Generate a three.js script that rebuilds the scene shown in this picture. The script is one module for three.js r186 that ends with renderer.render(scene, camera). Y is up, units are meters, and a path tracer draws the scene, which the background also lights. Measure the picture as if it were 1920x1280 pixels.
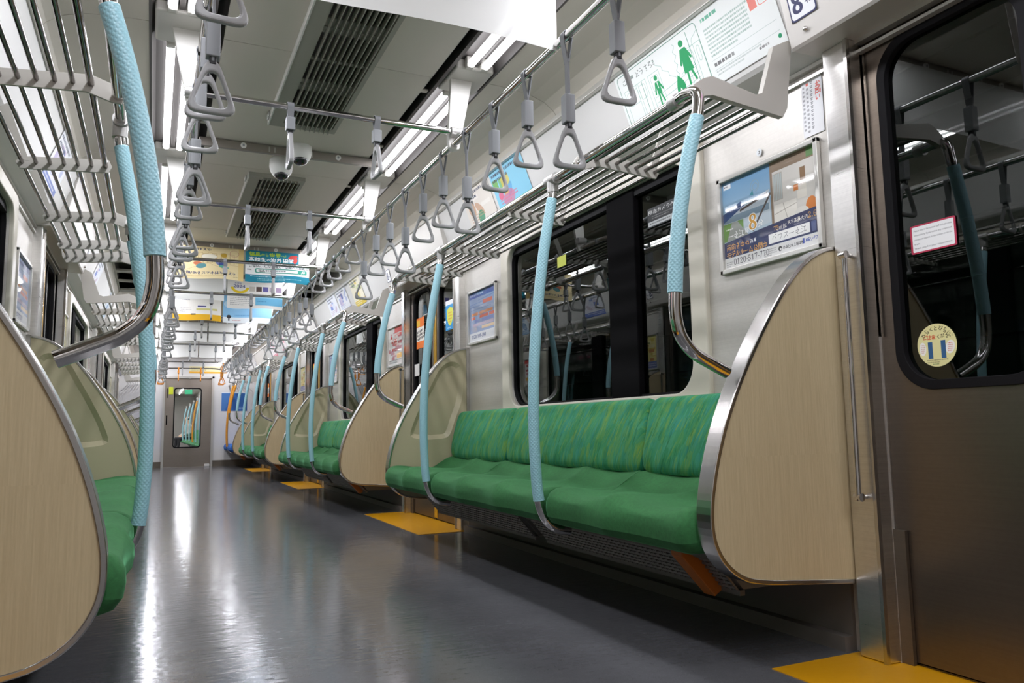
import * as THREE from 'three';
import { RoundedBoxGeometry } from 'three/addons/geometries/RoundedBoxGeometry.js';
import { mergeGeometries } from 'three/addons/utils/BufferGeometryUtils.js';
import { RectAreaLightUniformsLib } from 'three/addons/lights/RectAreaLightUniformsLib.js';
import { MarchingCubes } from 'three/addons/objects/MarchingCubes.js';

// ───────────────────────── camera, exposure, surroundings ─────────────────────────
const scene = new THREE.Scene();
scene.background = new THREE.Color(0x000000);
const renderer = new THREE.WebGLRenderer({ antialias: true });
renderer.toneMapping = THREE.LinearToneMapping;
renderer.toneMappingExposure = 1.0;
renderer.shadowMap.enabled = true;
RectAreaLightUniformsLib.init();
const FOCAL = 1450.4, YAW = 0.4347, PITCH = 0.1109, ROLL = -0.0171;
const camera = new THREE.PerspectiveCamera(2 * Math.atan(640 / FOCAL) * 180 / Math.PI, 1.5, 0.05, 60);
camera.position.set(-0.6753, 0.72, 0);
camera.rotation.order = 'YXZ';
camera.rotation.set(PITCH, -YAW, ROLL);
const LAMP_POWER = 44;           // radiance of the soft lamp panels
const LAMP_GLOW = 5;          // what the eye sees of the tubes

// ───────────────────────── helpers ─────────────────────────
let seedState = 12345;
const rnd = () => { seedState = (seedState * 1664525 + 1013904223) >>> 0; return seedState / 4294967296; };
const rr = (a, b) => a + (b - a) * rnd();
const V3 = (x, y, z) => new THREE.Vector3(x, y, z);
const V2 = (x, y) => new THREE.Vector2(x, y);
const usedNames = new Map();
const numbered = (n) => { const k = usedNames.get(n) || 0; usedNames.set(n, k + 1); return k ? `${n}_${String(k).padStart(3, '0')}` : n; };
const ORD = ['first', 'second', 'third', 'fourth', 'fifth', 'sixth', 'seventh', 'eighth', 'ninth', 'tenth', 'eleventh', 'twelfth', 'thirteenth', 'fourteenth', 'fifteenth', 'sixteenth', 'seventeenth', 'eighteenth', 'nineteenth', 'twentieth'];
const TENS = ['', '', 'twenty', 'thirty', 'forty', 'fifty', 'sixty'];
const ordinal = (i) => i < 20 ? ORD[i] : ((i + 1) % 10 ? TENS[Math.floor((i + 1) / 10)] + '-' + ORD[(i + 1) % 10 - 1] : TENS[Math.floor((i + 1) / 10)].replace(/y$/, 'ieth'));
const sideName = (s) => s > 0 ? 'right' : 'left';

function mirror(geo) {                       // reflect in x and keep the winding
  const g = geo.clone(); g.applyMatrix4(new THREE.Matrix4().makeScale(-1, 1, 1));
  if (g.index) { const a = g.index.array; for (let i = 0; i < a.length; i += 3) { const t = a[i]; a[i] = a[i + 1]; a[i + 1] = t; } }
  else for (const k of Object.keys(g.attributes)) {
    const at = g.attributes[k], n = at.itemSize, a = at.array;
    for (let i = 0; i < at.count; i += 3) for (let c = 0; c < n; c++) { const t = a[i * n + c]; a[i * n + c] = a[(i + 1) * n + c]; a[(i + 1) * n + c] = t; }
  }
  return g;
}
function muv(g, sc = 1) {                    // uv in metres from the dominant normal
  if (g.index) g = g.toNonIndexed();
  const p = g.attributes.position, n = g.attributes.normal, uv = new Float32Array(p.count * 2);
  for (let i = 0; i < p.count; i++) {
    const ax = Math.abs(n.getX(i)), ay = Math.abs(n.getY(i)), az = Math.abs(n.getZ(i));
    let u, v;
    if (ax >= ay && ax >= az) { u = p.getZ(i); v = p.getY(i); } else if (ay >= az) { u = p.getX(i); v = p.getZ(i); } else { u = p.getX(i); v = p.getY(i); }
    uv[i * 2] = u / sc; uv[i * 2 + 1] = v / sc;
  }
  g.setAttribute('uv', new THREE.BufferAttribute(uv, 2));
  return g;
}
const box = (x0, x1, y0, y1, z0, z1, r = 0) => {
  const w = x1 - x0, h = y1 - y0, d = Math.abs(z1 - z0);
  const g = r > 0 ? new RoundedBoxGeometry(w, h, d, 2, r) : new THREE.BoxGeometry(w, h, d);
  g.translate((x0 + x1) / 2, (y0 + y1) / 2, (z0 + z1) / 2);
  return muv(g);
};
const merge = (list) => mergeGeometries(list.map((g) => { g = g.index ? g.toNonIndexed() : g.clone(); for (const k of Object.keys(g.attributes)) if (!['position', 'normal', 'uv'].includes(k)) g.deleteAttribute(k); return g; }), false);
const tube = (pts, r, seg = 24, rad = 12, closed = false) => new THREE.TubeGeometry(pts.isCurve || pts.getPointAt ? pts : new THREE.CatmullRomCurve3(pts.map((p) => p.isVector3 ? p : V3(...p)), closed, 'centripetal'), seg, r, rad, closed);
const bar = (a, b, r, rad = 12) => {         // capped straight round bar
  const A = V3(...a), B = V3(...b), d = B.clone().sub(A), g = new THREE.CylinderGeometry(r, r, d.length(), rad);
  g.applyQuaternion(new THREE.Quaternion().setFromUnitVectors(V3(0, 1, 0), d.clone().normalize())); g.translate((A.x + B.x) / 2, (A.y + B.y) / 2, (A.z + B.z) / 2);
  return g;
};
const poly = (pts) => new THREE.Shape(pts.map(([x, y]) => V2(x, y)));
function rrShape(x0, y0, x1, y1, r, Cls = THREE.Shape, rt = r) {
  const s = new Cls(); s.moveTo(x0 + r, y0); s.lineTo(x1 - r, y0); s.absarc(x1 - r, y0 + r, r, -Math.PI / 2, 0, false); s.lineTo(x1, y1 - rt); s.absarc(x1 - rt, y1 - rt, rt, 0, Math.PI / 2, false);
  s.lineTo(x0 + rt, y1); s.absarc(x0 + rt, y1 - rt, rt, Math.PI / 2, Math.PI, false); s.lineTo(x0, y0 + r); s.absarc(x0 + r, y0 + r, r, Math.PI, 1.5 * Math.PI, false); return s;
}
const extXY = (shape, z0, z1, bev = 0, seg = 10) => {      // extrude an XY outline from z0 to z1 (z0 < z1)
  const g = new THREE.ExtrudeGeometry(shape, { depth: z1 - z0 - 2 * bev, bevelEnabled: bev > 0, bevelSize: bev, bevelThickness: bev, bevelOffset: -bev, bevelSegments: 3, curveSegments: seg });
  g.translate(0, 0, z0 + bev); return muv(g);
};
const extSide = (shape, x0, x1, bev = 0, seg = 10) => {    // outline in (-z, y), extruded along x
  const g = new THREE.ExtrudeGeometry(shape, { depth: x1 - x0 - 2 * bev, bevelEnabled: bev > 0, bevelSize: bev, bevelThickness: bev, bevelOffset: -bev, bevelSegments: 2, curveSegments: seg });
  g.translate(0, 0, bev); g.rotateY(Math.PI / 2); g.translate(x0, 0, 0); return muv(g);
};
function inset(pts, d) {                     // inset a closed anticlockwise/clockwise outline by d
  const n = pts.length, area = pts.reduce((s, p, i) => s + p[0] * pts[(i + 1) % n][1] - pts[(i + 1) % n][0] * p[1], 0), sg = area > 0 ? 1 : -1, out = [];
  for (let i = 0; i < n; i++) {
    const a = pts[(i + n - 1) % n], b = pts[i], c = pts[(i + 1) % n];
    let n1 = [-(b[1] - a[1]), b[0] - a[0]], n2 = [-(c[1] - b[1]), c[0] - b[0]];
    const l1 = Math.hypot(...n1) || 1, l2 = Math.hypot(...n2) || 1; n1 = [n1[0] / l1, n1[1] / l1]; n2 = [n2[0] / l2, n2[1] / l2];
    const mx = n1[0] + n2[0], my = n1[1] + n2[1], k = 2 / Math.max(0.5, mx * mx + my * my);
    out.push([b[0] + sg * d * mx * k, b[1] + sg * d * my * k]);
  }
  return out;
}
const smooth = (pts, n, closed = true) => new THREE.CatmullRomCurve3(pts.map(([x, y]) => V3(x, y, 0)), closed, 'centripetal').getSpacedPoints(n).slice(0, closed ? n : n + 1).map((p) => [p.x, p.y]);

const meshOf = (name, geo, m, parent) => { const o = new THREE.Mesh(geo, m); o.name = name; o.castShadow = o.receiveShadow = true; parent.add(o); return o; };
// a thing: geometries are given in world coordinates of its first copy; base is taken off
class Thing {
  constructor(name, label, category, base = [0, 0, 0], group, kind) {
    this.g = new THREE.Group(); this.g.name = numbered(name); this.g.position.set(...base); this.base = base; scene.add(this.g);
    if (label) this.g.userData.label = label; if (category) this.g.userData.category = category; if (group) this.g.userData.group = group; if (kind) this.g.userData.kind = kind;
  }
  add(name, geo, m, { s = 1, label, parent = this.g, kind } = {}) {
    let g = s < 0 ? mirror(geo) : geo.clone(); g.translate(-this.base[0], -this.base[1], -this.base[2]);
    const o = meshOf(name, g, m, parent); if (label) o.userData.label = label; if (kind) o.userData.kind = kind; return o;
  }
  copy(dz, label) {
    const c = this.g.clone(); c.name = numbered(this.g.name.replace(/_\d{3}$/, '')); c.position.z += dz; c.userData = { ...this.g.userData }; if (label) c.userData.label = label; scene.add(c); return c;
  }
}
const struct = (name, geo, m) => { const o = meshOf(numbered(name), geo, m, scene); o.userData.kind = 'structure'; return o; };

// ───────────────────────── textures ─────────────────────────
function canvasTex(w, h, draw, repeat = false, srgb = true) {
  const c = document.createElement('canvas'); c.width = w; c.height = h; const x = c.getContext('2d'); draw(x, w, h);
  const t = new THREE.CanvasTexture(c); if (srgb) t.colorSpace = THREE.SRGBColorSpace; t.magFilter = THREE.LinearFilter;
  if (repeat) t.wrapS = t.wrapT = THREE.RepeatWrapping; return t;
}
function dataTex(w, h, fn, srgb = true) {
  const d = new Uint8Array(w * h * 4);
  for (let y = 0; y < h; y++) for (let x = 0; x < w; x++) { const c = fn(x, y), i = (y * w + x) * 4; d[i] = c[0]; d[i + 1] = c[1]; d[i + 2] = c[2]; d[i + 3] = 255; }
  const t = new THREE.DataTexture(d, w, h, THREE.RGBAFormat); t.wrapS = t.wrapT = THREE.RepeatWrapping; t.magFilter = THREE.LinearFilter; t.minFilter = THREE.LinearFilter; if (srgb) t.colorSpace = THREE.SRGBColorSpace; t.needsUpdate = true; return t;
}
// periodic value noise
function noiseField(n, seed) { const a = new Float32Array(n * n); let s = seed >>> 0; for (let i = 0; i < n * n; i++) { s = (s * 1664525 + 1013904223) >>> 0; a[i] = s / 4294967296; } return (u, v) => { const x = ((u % 1) + 1) % 1 * n, y = ((v % 1) + 1) % 1 * n, i = Math.floor(x), j = Math.floor(y), fx = x - i, fy = y - j, sx = fx * fx * (3 - 2 * fx), sy = fy * fy * (3 - 2 * fy), g = (p, q) => a[(q % n) * n + (p % n)]; return (g(i, j) * (1 - sx) + g(i + 1, j) * sx) * (1 - sy) + (g(i, j + 1) * (1 - sx) + g(i + 1, j + 1) * sx) * sy; }; }
const N8 = noiseField(8, 3), N32 = noiseField(32, 7), N128 = noiseField(128, 11), N16 = noiseField(16, 23), N64 = noiseField(64, 31);
const clampB = (v) => Math.max(0, Math.min(255, Math.round(v)));

const floorTex = dataTex(1024, 1024, (x, y) => {
  const u = x / 1024, v = y / 1024, n = N8(u, v) * 0.5 + N32(u, v) * 0.3 + N128(u, v) * 0.2; let b = 92 + (n - 0.5) * 12 + (rnd() - 0.5) * 9;
  const k = rnd(); if (k > 0.996) b += 45; else if (k > 0.985) b += 18; else if (k < 0.02) b -= 16;
  return [clampB(b * 0.98), clampB(b * 0.99), clampB(b * 1.02)];
});
const floorBump = dataTex(512, 512, (x, y) => { const u = x / 512, v = y / 512; const n = N8(u, v * 2) * 0.35 + N16(u, v * 4) * 0.4 + N64(u, v) * 0.25; const b = clampB(n * 255); return [b, b, b]; }, false);
const floorRough = dataTex(512, 512, (x, y) => { const u = x / 512, v = y / 512, b = clampB(120 + (N8(u, v) - 0.5) * 16 + (N64(u, v) - 0.5) * 20 + (N16(u * 0.5, v) - 0.5) * 12); return [b, b, b]; }, false);
const woodTex = dataTex(512, 512, (x, y) => {
  const u = x / 512, v = y / 512, g = N128(u, v * 0.06) * 0.6 + N64(u * 2, v * 0.12) * 0.3 + N32(u, v * 0.25) * 0.1, f = (g - 0.5) * 30 + (N128(u * 3, v * 0.5) - 0.5) * 9;
  return [clampB(196 + f * 0.6), clampB(180 + f * 0.62), clampB(144 + f * 0.62)];
});
woodTex.repeat.set(3, 1.6);
const brushTex = dataTex(256, 512, (x, y) => { const u = x / 256, v = y / 512, b = clampB(224 + (N128(u * 0.05, v * 4) - 0.5) * 9 + (N128(u, v) - 0.5) * 5 + (N8(u, v) - 0.5) * 5); return [b, clampB(b * 0.99), clampB(b * 0.972)]; });
const brushRough = dataTex(256, 512, (x, y) => { const u = x / 256, v = y / 512, b = clampB(92 + (N128(u * 0.05, v * 4) - 0.5) * 16 + (N8(u, v) - 0.5) * 14); return [b, b, b]; }, false);
const dimple = dataTex(48, 48, (x, y) => { let m = 0; for (const [cx, cy] of [[12, 12], [36, 36], [12, 60], [60, 12], [36, -12], [-12, 36]]) { const d = Math.hypot(x - cx, y - cy) / 15; m = Math.max(m, 1 - d * d); } const b = clampB(Math.max(0, m) * 255); return [b, b, b]; }, false);
const plainNoise = dataTex(256, 256, (x, y) => { const u = x / 256, v = y / 256, b = clampB(128 + (N128(u, v) - 0.5) * 120 + (N32(u, v) - 0.5) * 70); return [b, b, b]; }, false);
// moquette of the backrests: slanted flecks of green, teal and yellow
const moquette = canvasTex(1024, 1024, (x, w, h) => {
  x.fillStyle = '#3d9c62'; x.fillRect(0, 0, w, h);
  const blot = (cx, cy, l, t, a, col, al) => { for (const ox of [-w, 0, w]) for (const oy of [-h, 0, h]) { const px = cx + ox, py = cy + oy; if (px < -l || px > w + l || py < -l || py > h + l) continue; x.save(); x.translate(px, py); x.rotate(a); x.fillStyle = col; x.globalAlpha = al; x.beginPath(); x.ellipse(0, 0, l / 2, t / 2, 0, 0, 7); x.fill(); x.restore(); } };
  const soft = (n, l0, l1, t0, t1, a0, a1, cols) => { for (let i = 0; i < n; i++) blot(rnd() * w, rnd() * h, rr(l0, l1), rr(t0, t1), -1.2 + rr(-0.25, 0.25), cols[Math.floor(rnd() * cols.length)], rr(a0, a1)); };
  soft(500, 120, 260, 40, 90, 0.1, 0.25, ['#1f8048', '#2f9a8c', '#57b078', '#3aa06a', '#23905c', '#4aa9a0']);
  soft(520, 60, 150, 18, 44, 0.2, 0.45, ['#1c7a44', '#86ae42', '#2f9a94', '#5cb585', '#9ab23c', '#1f8850', '#46aa9a']);
  soft(2600, 30, 110, 3, 8, 0.15, 0.45, ['#176f3c', '#a9b544', '#64bd98', '#1f8f86', '#2a9458', '#7fb35a']);
  x.globalAlpha = 1;
}, true);
const velvet = dataTex(512, 512, (x, y) => { const u = x / 512, v = y / 512, f = (N128(u, v) - 0.5) * 14 + (N8(u, v) - 0.5) * 12 + (rnd() - 0.5) * 10; return [clampB(50 + f * 0.6), clampB(116 + f), clampB(62 + f * 0.65)]; });

// ───────────────────────── materials ─────────────────────────
const std = (o) => new THREE.MeshPhysicalMaterial(o);
const M = {
  floor: std({ map: floorTex, roughnessMap: floorRough, roughness: 0.34, bumpMap: floorBump, bumpScale: 0.0008, specularIntensity: 1 }),
  yellow: std({ color: 0xd79a12, roughness: 0.3, bumpMap: floorBump, bumpScale: 0.0008 }),
  ceiling: std({ color: 0xd8d2c6, roughness: 0.55 }),
  cove: std({ color: 0xdeddda, roughness: 0.5 }),
  frp: std({ color: 0xcfcabb, roughness: 0.32 }),
  steel: std({ map: brushTex, roughnessMap: brushRough, roughness: 0.85, metalness: 1 }),
  wallSteel: std({ map: brushTex, color: 0xe9e7e3, roughnessMap: brushRough, roughness: 1.25, metalness: 0.55 }),
  doorSteel: std({ map: brushTex, color: 0x8a8077, roughness: 0.33, metalness: 0.9 }),
  darkSteel: std({ map: brushTex, color: 0x8f877d, roughnessMap: brushRough, roughness: 1.1, metalness: 0.9 }),
  endDoor: std({ map: brushTex, color: 0xb3aaa2, roughnessMap: brushRough, roughness: 1.1, metalness: 0.8 }),
  chrome: std({ color: 0xd9d6d4, metalness: 1, roughness: 0.07 }),
  rackTube: std({ color: 0x85807d, metalness: 1, roughness: 0.1 }),
  rackPlate: std({ color: 0xbdbab2, roughness: 0.42 }),
  silver: std({ color: 0xc4c3c0, metalness: 0.7, roughness: 0.35 }),
  wood: std({ map: woodTex, roughness: 0.42 }),
  inner: std({ color: 0xb5ab8d, roughness: 0.38 }),
  edge: std({ color: 0xc9c6c2, metalness: 1, roughness: 0.22 }),
  cushion: std({ map: velvet, color: 0xe8e8e8, roughness: 0.9, sheen: 0.8, sheenColor: new THREE.Color(0x7fe0a0), sheenRoughness: 0.5 }),
  back: std({ map: moquette, color: 0xdcdcdc, roughness: 0.9, sheen: 0.5, sheenColor: new THREE.Color(0x9fe8c0), sheenRoughness: 0.5 }),
  blueSeat: std({ color: 0x1f5fb0, roughness: 0.9, sheen: 0.5, sheenColor: new THREE.Color(0x88b8ff) }),
  cover: std({ color: 0x9ccbd6, roughness: 0.38, bumpMap: dimple, bumpScale: 0.0007 }),
  orangeCover: std({ color: 0xe0982a, roughness: 0.4, bumpMap: dimple, bumpScale: 0.0007 }),
  ring: std({ color: 0xa6a6a6, roughness: 0.33 }),
  sleeve: std({ color: 0x94979a, roughness: 0.45 }),
  belt: std({ color: 0x85878a, roughness: 0.6 }),
  buckle: std({ color: 0x1c1c1e, roughness: 0.5 }),
  orange: std({ color: 0xf09a2c, roughness: 0.4 }),
  white: std({ color: 0xe6e5e1, roughness: 0.4 }),
  whitePaint: std({ color: 0xdedcd6, roughness: 0.35 }),
  trough: std({ color: 0x5a5655, roughness: 0.45, metalness: 0.3 }),
  fixture: std({ color: 0xcfccc6, roughness: 0.4, metalness: 0.2 }),
  black: std({ color: 0x070608, roughness: 0.85, specularIntensity: 0.2 }),
  rubber: std({ color: 0x0e0d10, roughness: 0.7, specularIntensity: 0.4 }),
  duct: std({ color: 0x86827c, roughness: 0.7 }),
  vent: std({ color: 0xa5a398, roughness: 0.5 }),
  beam: std({ color: 0x9a938c, metalness: 0.8, roughness: 0.32 }),
  lamp: std({ color: 0xffffff, roughness: 0.5, emissive: new THREE.Color(0.97, 0.97, 1.0), emissiveIntensity: LAMP_GLOW }),
  glass: std({ color: 0xa7b5ad, roughness: 0.0, transmission: 1, thickness: 0, ior: 1.62 }),
  clear: std({ color: 0xffffff, roughness: 0.0, transmission: 1, thickness: 0, ior: 1.5 }),
  dome: std({ color: 0x0d0a12, roughness: 0.06, clearcoat: 1 }),
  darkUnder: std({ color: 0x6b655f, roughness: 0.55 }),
  grille: std({ color: 0x8a8481, roughness: 0.5, metalness: 0.5 }),
  frame: std({ color: 0xd8d6d0, metalness: 0.6, roughness: 0.3 }),
  orangePlate: std({ color: 0xb5641a, roughness: 0.5 }),
  yellowStrip: std({ color: 0xd9a520, roughness: 0.45 }),
  tunnel: std({ color: 0x4a5550, roughness: 0.9 }),
  skin: std({ color: 0xd9b79c, roughness: 0.6 }), hair: std({ color: 0x17130f, roughness: 0.7 }), coat: std({ color: 0xb9b4ab, roughness: 0.9 }), trousers: std({ color: 0x17161a, roughness: 0.9 }),
  limeTag: std({ color: 0xd0dc2a, roughness: 0.5 }),
};
// ───────────────────────── lettering: strokes on a 10 × 10 grid ─────────────────────────
const GLYPH = {
  '前': '3042 7062 0393 1519 1545 4549 1747 6468 8489 8979',
  '火': '5055 5519 5599 2325 8375', 'ド': '3039 3466 7082 8091', 'ア': '1181 8164 5359', 'て': '1282 8245 4557 5779', 'を': '2262 4015 1545 4558 7434 3437 3978', '日': '2080 2029 2989 8089 2484', '本': '1383 5059 5308 5398 3777', '土': '2474 5059 0999', '地': '0333 2027 0747 4496 5159 5999 7077 9376', '建': '0030 3014 1434 3408 1699 5191 4393 5355 5595 9195 5797 7079', '物': '1024 0343 3039 0645 5044 5292 9289 8969 7259 8268', '央': '2272 2226 7276 0696 5056 5619 5699', '見': '2070 2026 2676 7076 2272 2474 4719 6668 6899', '・': '4555',
  '一': '0595', '之': '4052 1474 7438 3816 1649 4999', '江': '1022 0425 0938 4282 6268 3898', '分': '4105 6195 2575 4538 3819 7578 7868',
  'パ': '3216 5286 7080 8081 8171 7170', 'ウ': '5052 1412 1282 8276 7649', 'ス': '1282 8219 5588', 'モ': '1282 0595 4248 4888', 'デ': '2171 0494 5456 5629 8092 7081', 'ル': '3235 3518 5158 5894',
  'ム': '4118 1888 6489', 'ー': '1585', '公': '3115 6195 4518 1878 6589', '開': '1019 1040 4044 1242 1444 6090 6064 6292 6494 9099 3676 3878 4649 6669', '中': '1383 1317 1787 8783 5059',
  '南': '5052 1191 1419 1484 8489 3545 6555 3575 3767 5559', '向': '5031 1219 1292 9299 3565 3538 3868 6865', 'き': '2272 1575 4076 7637 3739 3979', '心': '1416 3337 3788 8886 5254 7384',
  '天': '5255 5519 5599 1282 1585', '井': '1383 1686 3039 7079', '高': '5051 1191 3262 3234 3464 6462 1619 1686 8689 3868 3638 6668', '最': '2070 2024 2474 7074 2272 0595 1519 4549 1747 0949 5686 8659 5699', '大': '1383 5055 5509 5599', '約': '3014 1434 3426 2646 2529 6052 5292 9298 9878 6476',
  '号': '2171 2124 2474 7471 0595 3567 6777 7779 7959', '車': '1191 2373 2326 2676 7673 0898 5059 2474', 'お': '1363 4048 4818 1826 2666 6689 8969 7183', '願': '0040 1009 2021 2242 2244 4442 2444 2749 5090 7052 5353 5393 5357 5797 9397 5595 5749 8799', 'い': '1215 1528 2836 7276',
  'こ': '2272 7262 1518 1888', 'の': '5046 4628 2814 1432 3272 7285 8578', 'ど': '2145 7436 3618 1888 7082 8091', 'う': '3051 1474 7476 7649', 'す': '1292 6066 6646 4454 6469 6949', 'る': '2171 7115 1555 5587 8769 6949',
  'ひ': '1141 4116 1638 3868 6874 7452 7496', 'ら': '3051 2026 2665 6587 8769 6939', 'く': '7125 2579', 'と': '2144 7434 3417 1729 2979', 'び': '1141 4116 1638 3868 6874 7485 8092 7081', 'に': '1119 4272 3657 5788', 'ご': '2272 7262 1518 1888 8092 9082', '注': '1022 0425 0938 6071 4292 4595 3999 6269',
  '意': '5051 2171 0393 2575 2527 2777 7577 2676 1719 3739 3979 7799', 'だ': '1151 3018 5575 4857 5797 7082 8091', 'さ': '2262 4076 7637 3739 3979', '防': '0009 0030 3013 1335 3505 6061 4292 6249 6585 8578 7868', '犯': '4008 1131 3039 3929 5282 8285 8565 5259 5999 9997', 'カ': '1383 8378 7868 4045 4519', 'メ': '7019 3378', 'ラ': '2171 1484 8476 7649',
  '作': '3005 1319 5034 3393 6369 6595 6797', '動': '1040 0242 2029 0444 0446 0747 0949 5393 9389 8969 7073 7349', '福': '2021 0232 3206 2429 4191 5383 5355 5585 8583 4696 4649 4999 9699 4898 6669', '島': '5041 2171 2127 7175 2373 2575 2797 9799 9979 1719 1959 3739 5759', 'か': '1363 6358 5838 4018 7295',
  '世': '0494 2128 2888 5056 8186 5686', '界': '2080 2024 2484 8084 5054 2282 5415 5495 3639 6669', 'へ': '0644 4498', '校': '2029 0444 2308 2446 7072 4292 6354 8395 6699 8659', '生': '3014 1383 2676 0999 5059', '海': '1022 0425 0938 5033 4292 4348 4888 8384 3696', '外': '3014 2252 5219 3446 7079 7496', '留': '3022 2025 2535 5191 6157 9196 2629 2999 9699 2696 2797 5669',
  '学': '2032 5052 8072 1214 1292 9294 3575 7556 5669 6949 0797', '協': '0444 2029 4191 6153 9194 3656 5658 3649 7696 9698 7659', '力': '1383 8378 7868 5044 4418', 'た': '1151 3018 5585 4868 6898', '個': '3005 1319 4191 4149 9199 4999 5383 6265 5585 5557 5787 8785', '人': '5045 4519 4599', '企': '5005 5095 5358 3639 5686 0999', '業': '4043 6043 0393 2012 8092 0595 0797 5059 4719 5799', '方': '5052 1292 4219 4575 7578 7868',
  '募': '0191 3022 7072 2373 2326 2676 7376 0797 4719 5799 3858', '集': '3013 2126 5042 2181 2383 2585 5159 0797 4719 5799', '危': '3013 2060 6043 1383 1319 3575 7577 7747 3549 4989', '険': '0009 0030 3013 1335 3505 6035 6098 5373 4585 4547 4787 8785 6368 6839 6899', '歩': '5054 5272 2024 0494 5458 3617 7698 5869 8519', 'マ': '1282 8255 3558', 'ホ': '1383 5059 3518 7598', 'は': '1119 4292 7078 7848 4836 3676 7698', 'や': '1663 6384 8476 7656 5041 2059', 'め': '2158 6018 1816 1653 5374 7488 8858', 'よ': '5057 5737 3728 2838 5899 5484',
  '東': '1191 2373 2326 2676 7376 2474 5059 4618 5698', '急': '3013 2060 6042 1474 7477 1777 1575 1819 3839 3979 8899', 'リ': '2125 7175 7549', 'バ': '3216 5286 7082 8091', 'ブ': '1181 8176 7649 9082 9999', '駅': '0109 0141 0343 0545 2025 0747 4749 5191 5154 5494 9194 5459 6499', '徒': '3014 3305 1519 7074 4292 4494 7479 6696 5539', '超': '2024 0242 0444 2429 0409 0999 5292 8276 6246 5696 5658 5898', '面': '0191 5022 1319 1999 9399 1393 4349 6369', '電': '1080 0292 0204 9294 5025 2333 6373 2676 2629 2979 7679 2878 5659', '話': '1020 0343 1444 1646 1848 1819 8061 5393 7076 5696 5659 5999 9699',
  '交': '5051 1191 3214 6284 3599 6519', '通': '1022 0434 3437 3709 0999 4080 8052 4349 4383 8388 4565 6348', '局': '1080 1019 8083 1383 3595 9599 9979 3737 3739 3969 6737',
};
const hash = (ch) => { let h = ch.codePointAt(0) * 2654435761 >>> 0; return () => { h = (h * 1664525 + 1013904223) >>> 0; return h / 4294967296; }; };
function jp(x, text, px, py, size, color = '#222', wt = 0.11, opt = {}) {        // (px, py) = top left of the first character
  x.save(); x.strokeStyle = x.fillStyle = color; x.lineCap = x.lineJoin = 'round'; let cx = px, cy = py;
  for (const ch of text) {
    if (ch === ' ') { if (opt.vertical) cy += size * 0.6; else cx += size * 0.5; continue; }
    const g = GLYPH[ch];
    if (g) {
      x.lineWidth = size * wt; x.beginPath();
      for (const st of g.split(' ')) for (let i = 0; i + 1 < st.length; i += 2) { const X = cx + (Number(st[i]) + 0.5) / 10 * size, Y = cy + (Number(st[i + 1]) + 0.5) / 10 * size; if (i) x.lineTo(X, Y); else x.moveTo(X, Y); }
      x.stroke();
    } else { x.font = `bold ${size * (opt.latin || 0.95)}px ${opt.font || 'sans-serif'}`; x.textBaseline = 'alphabetic'; x.fillText(ch, cx, cy + size * 0.86); if (!opt.vertical) { cx += x.measureText(ch).width + size * 0.04; continue; } }
    if (opt.vertical) cy += size * 1.06; else cx += size * (opt.pitch || 1.05);
  }
  x.restore(); return cx;
}
function smallText(x, x0, y0, w, n, lh, color, h = 0.5) {          // lines of print too small to read
  x.save(); x.fillStyle = color; for (let i = 0; i < n; i++) { let cx = x0, end = x0 + w * (i === n - 1 ? 0.6 : 1); while (cx < end) { const l = rr(0.25, 0.8) * lh; x.globalAlpha = rr(0.5, 0.9); x.fillRect(cx, y0 + i * lh, l, lh * h); cx += l + lh * 0.16; } } x.restore();
}
const figure = (x, cx, y, h, col, skirt) => {                      // flat pictogram of a walker
  x.fillStyle = col; x.beginPath(); x.arc(cx, y + h * 0.08, h * 0.075, 0, 7); x.fill();
  x.beginPath(); x.moveTo(cx - h * 0.08, y + h * 0.19); x.lineTo(cx + h * 0.09, y + h * 0.19); x.lineTo(cx + h * (skirt ? 0.17 : 0.1), y + h * (skirt ? 0.72 : 0.55)); x.lineTo(cx - h * (skirt ? 0.15 : 0.09), y + h * (skirt ? 0.72 : 0.55)); x.fill();
  x.strokeStyle = col; x.lineCap = 'round'; x.lineWidth = h * 0.06; x.beginPath(); x.moveTo(cx - h * 0.04, y + h * 0.55); x.lineTo(cx - h * 0.07, y + h * 0.98); x.moveTo(cx + h * 0.04, y + h * 0.55); x.lineTo(cx + h * 0.15, y + h * 0.95); x.moveTo(cx - h * 0.07, y + h * 0.22); x.lineTo(cx - h * 0.17, y + h * 0.5); x.moveTo(cx + h * 0.07, y + h * 0.22); x.lineTo(cx + h * 0.18, y + h * 0.45); x.stroke();
};
const T = {};
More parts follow.
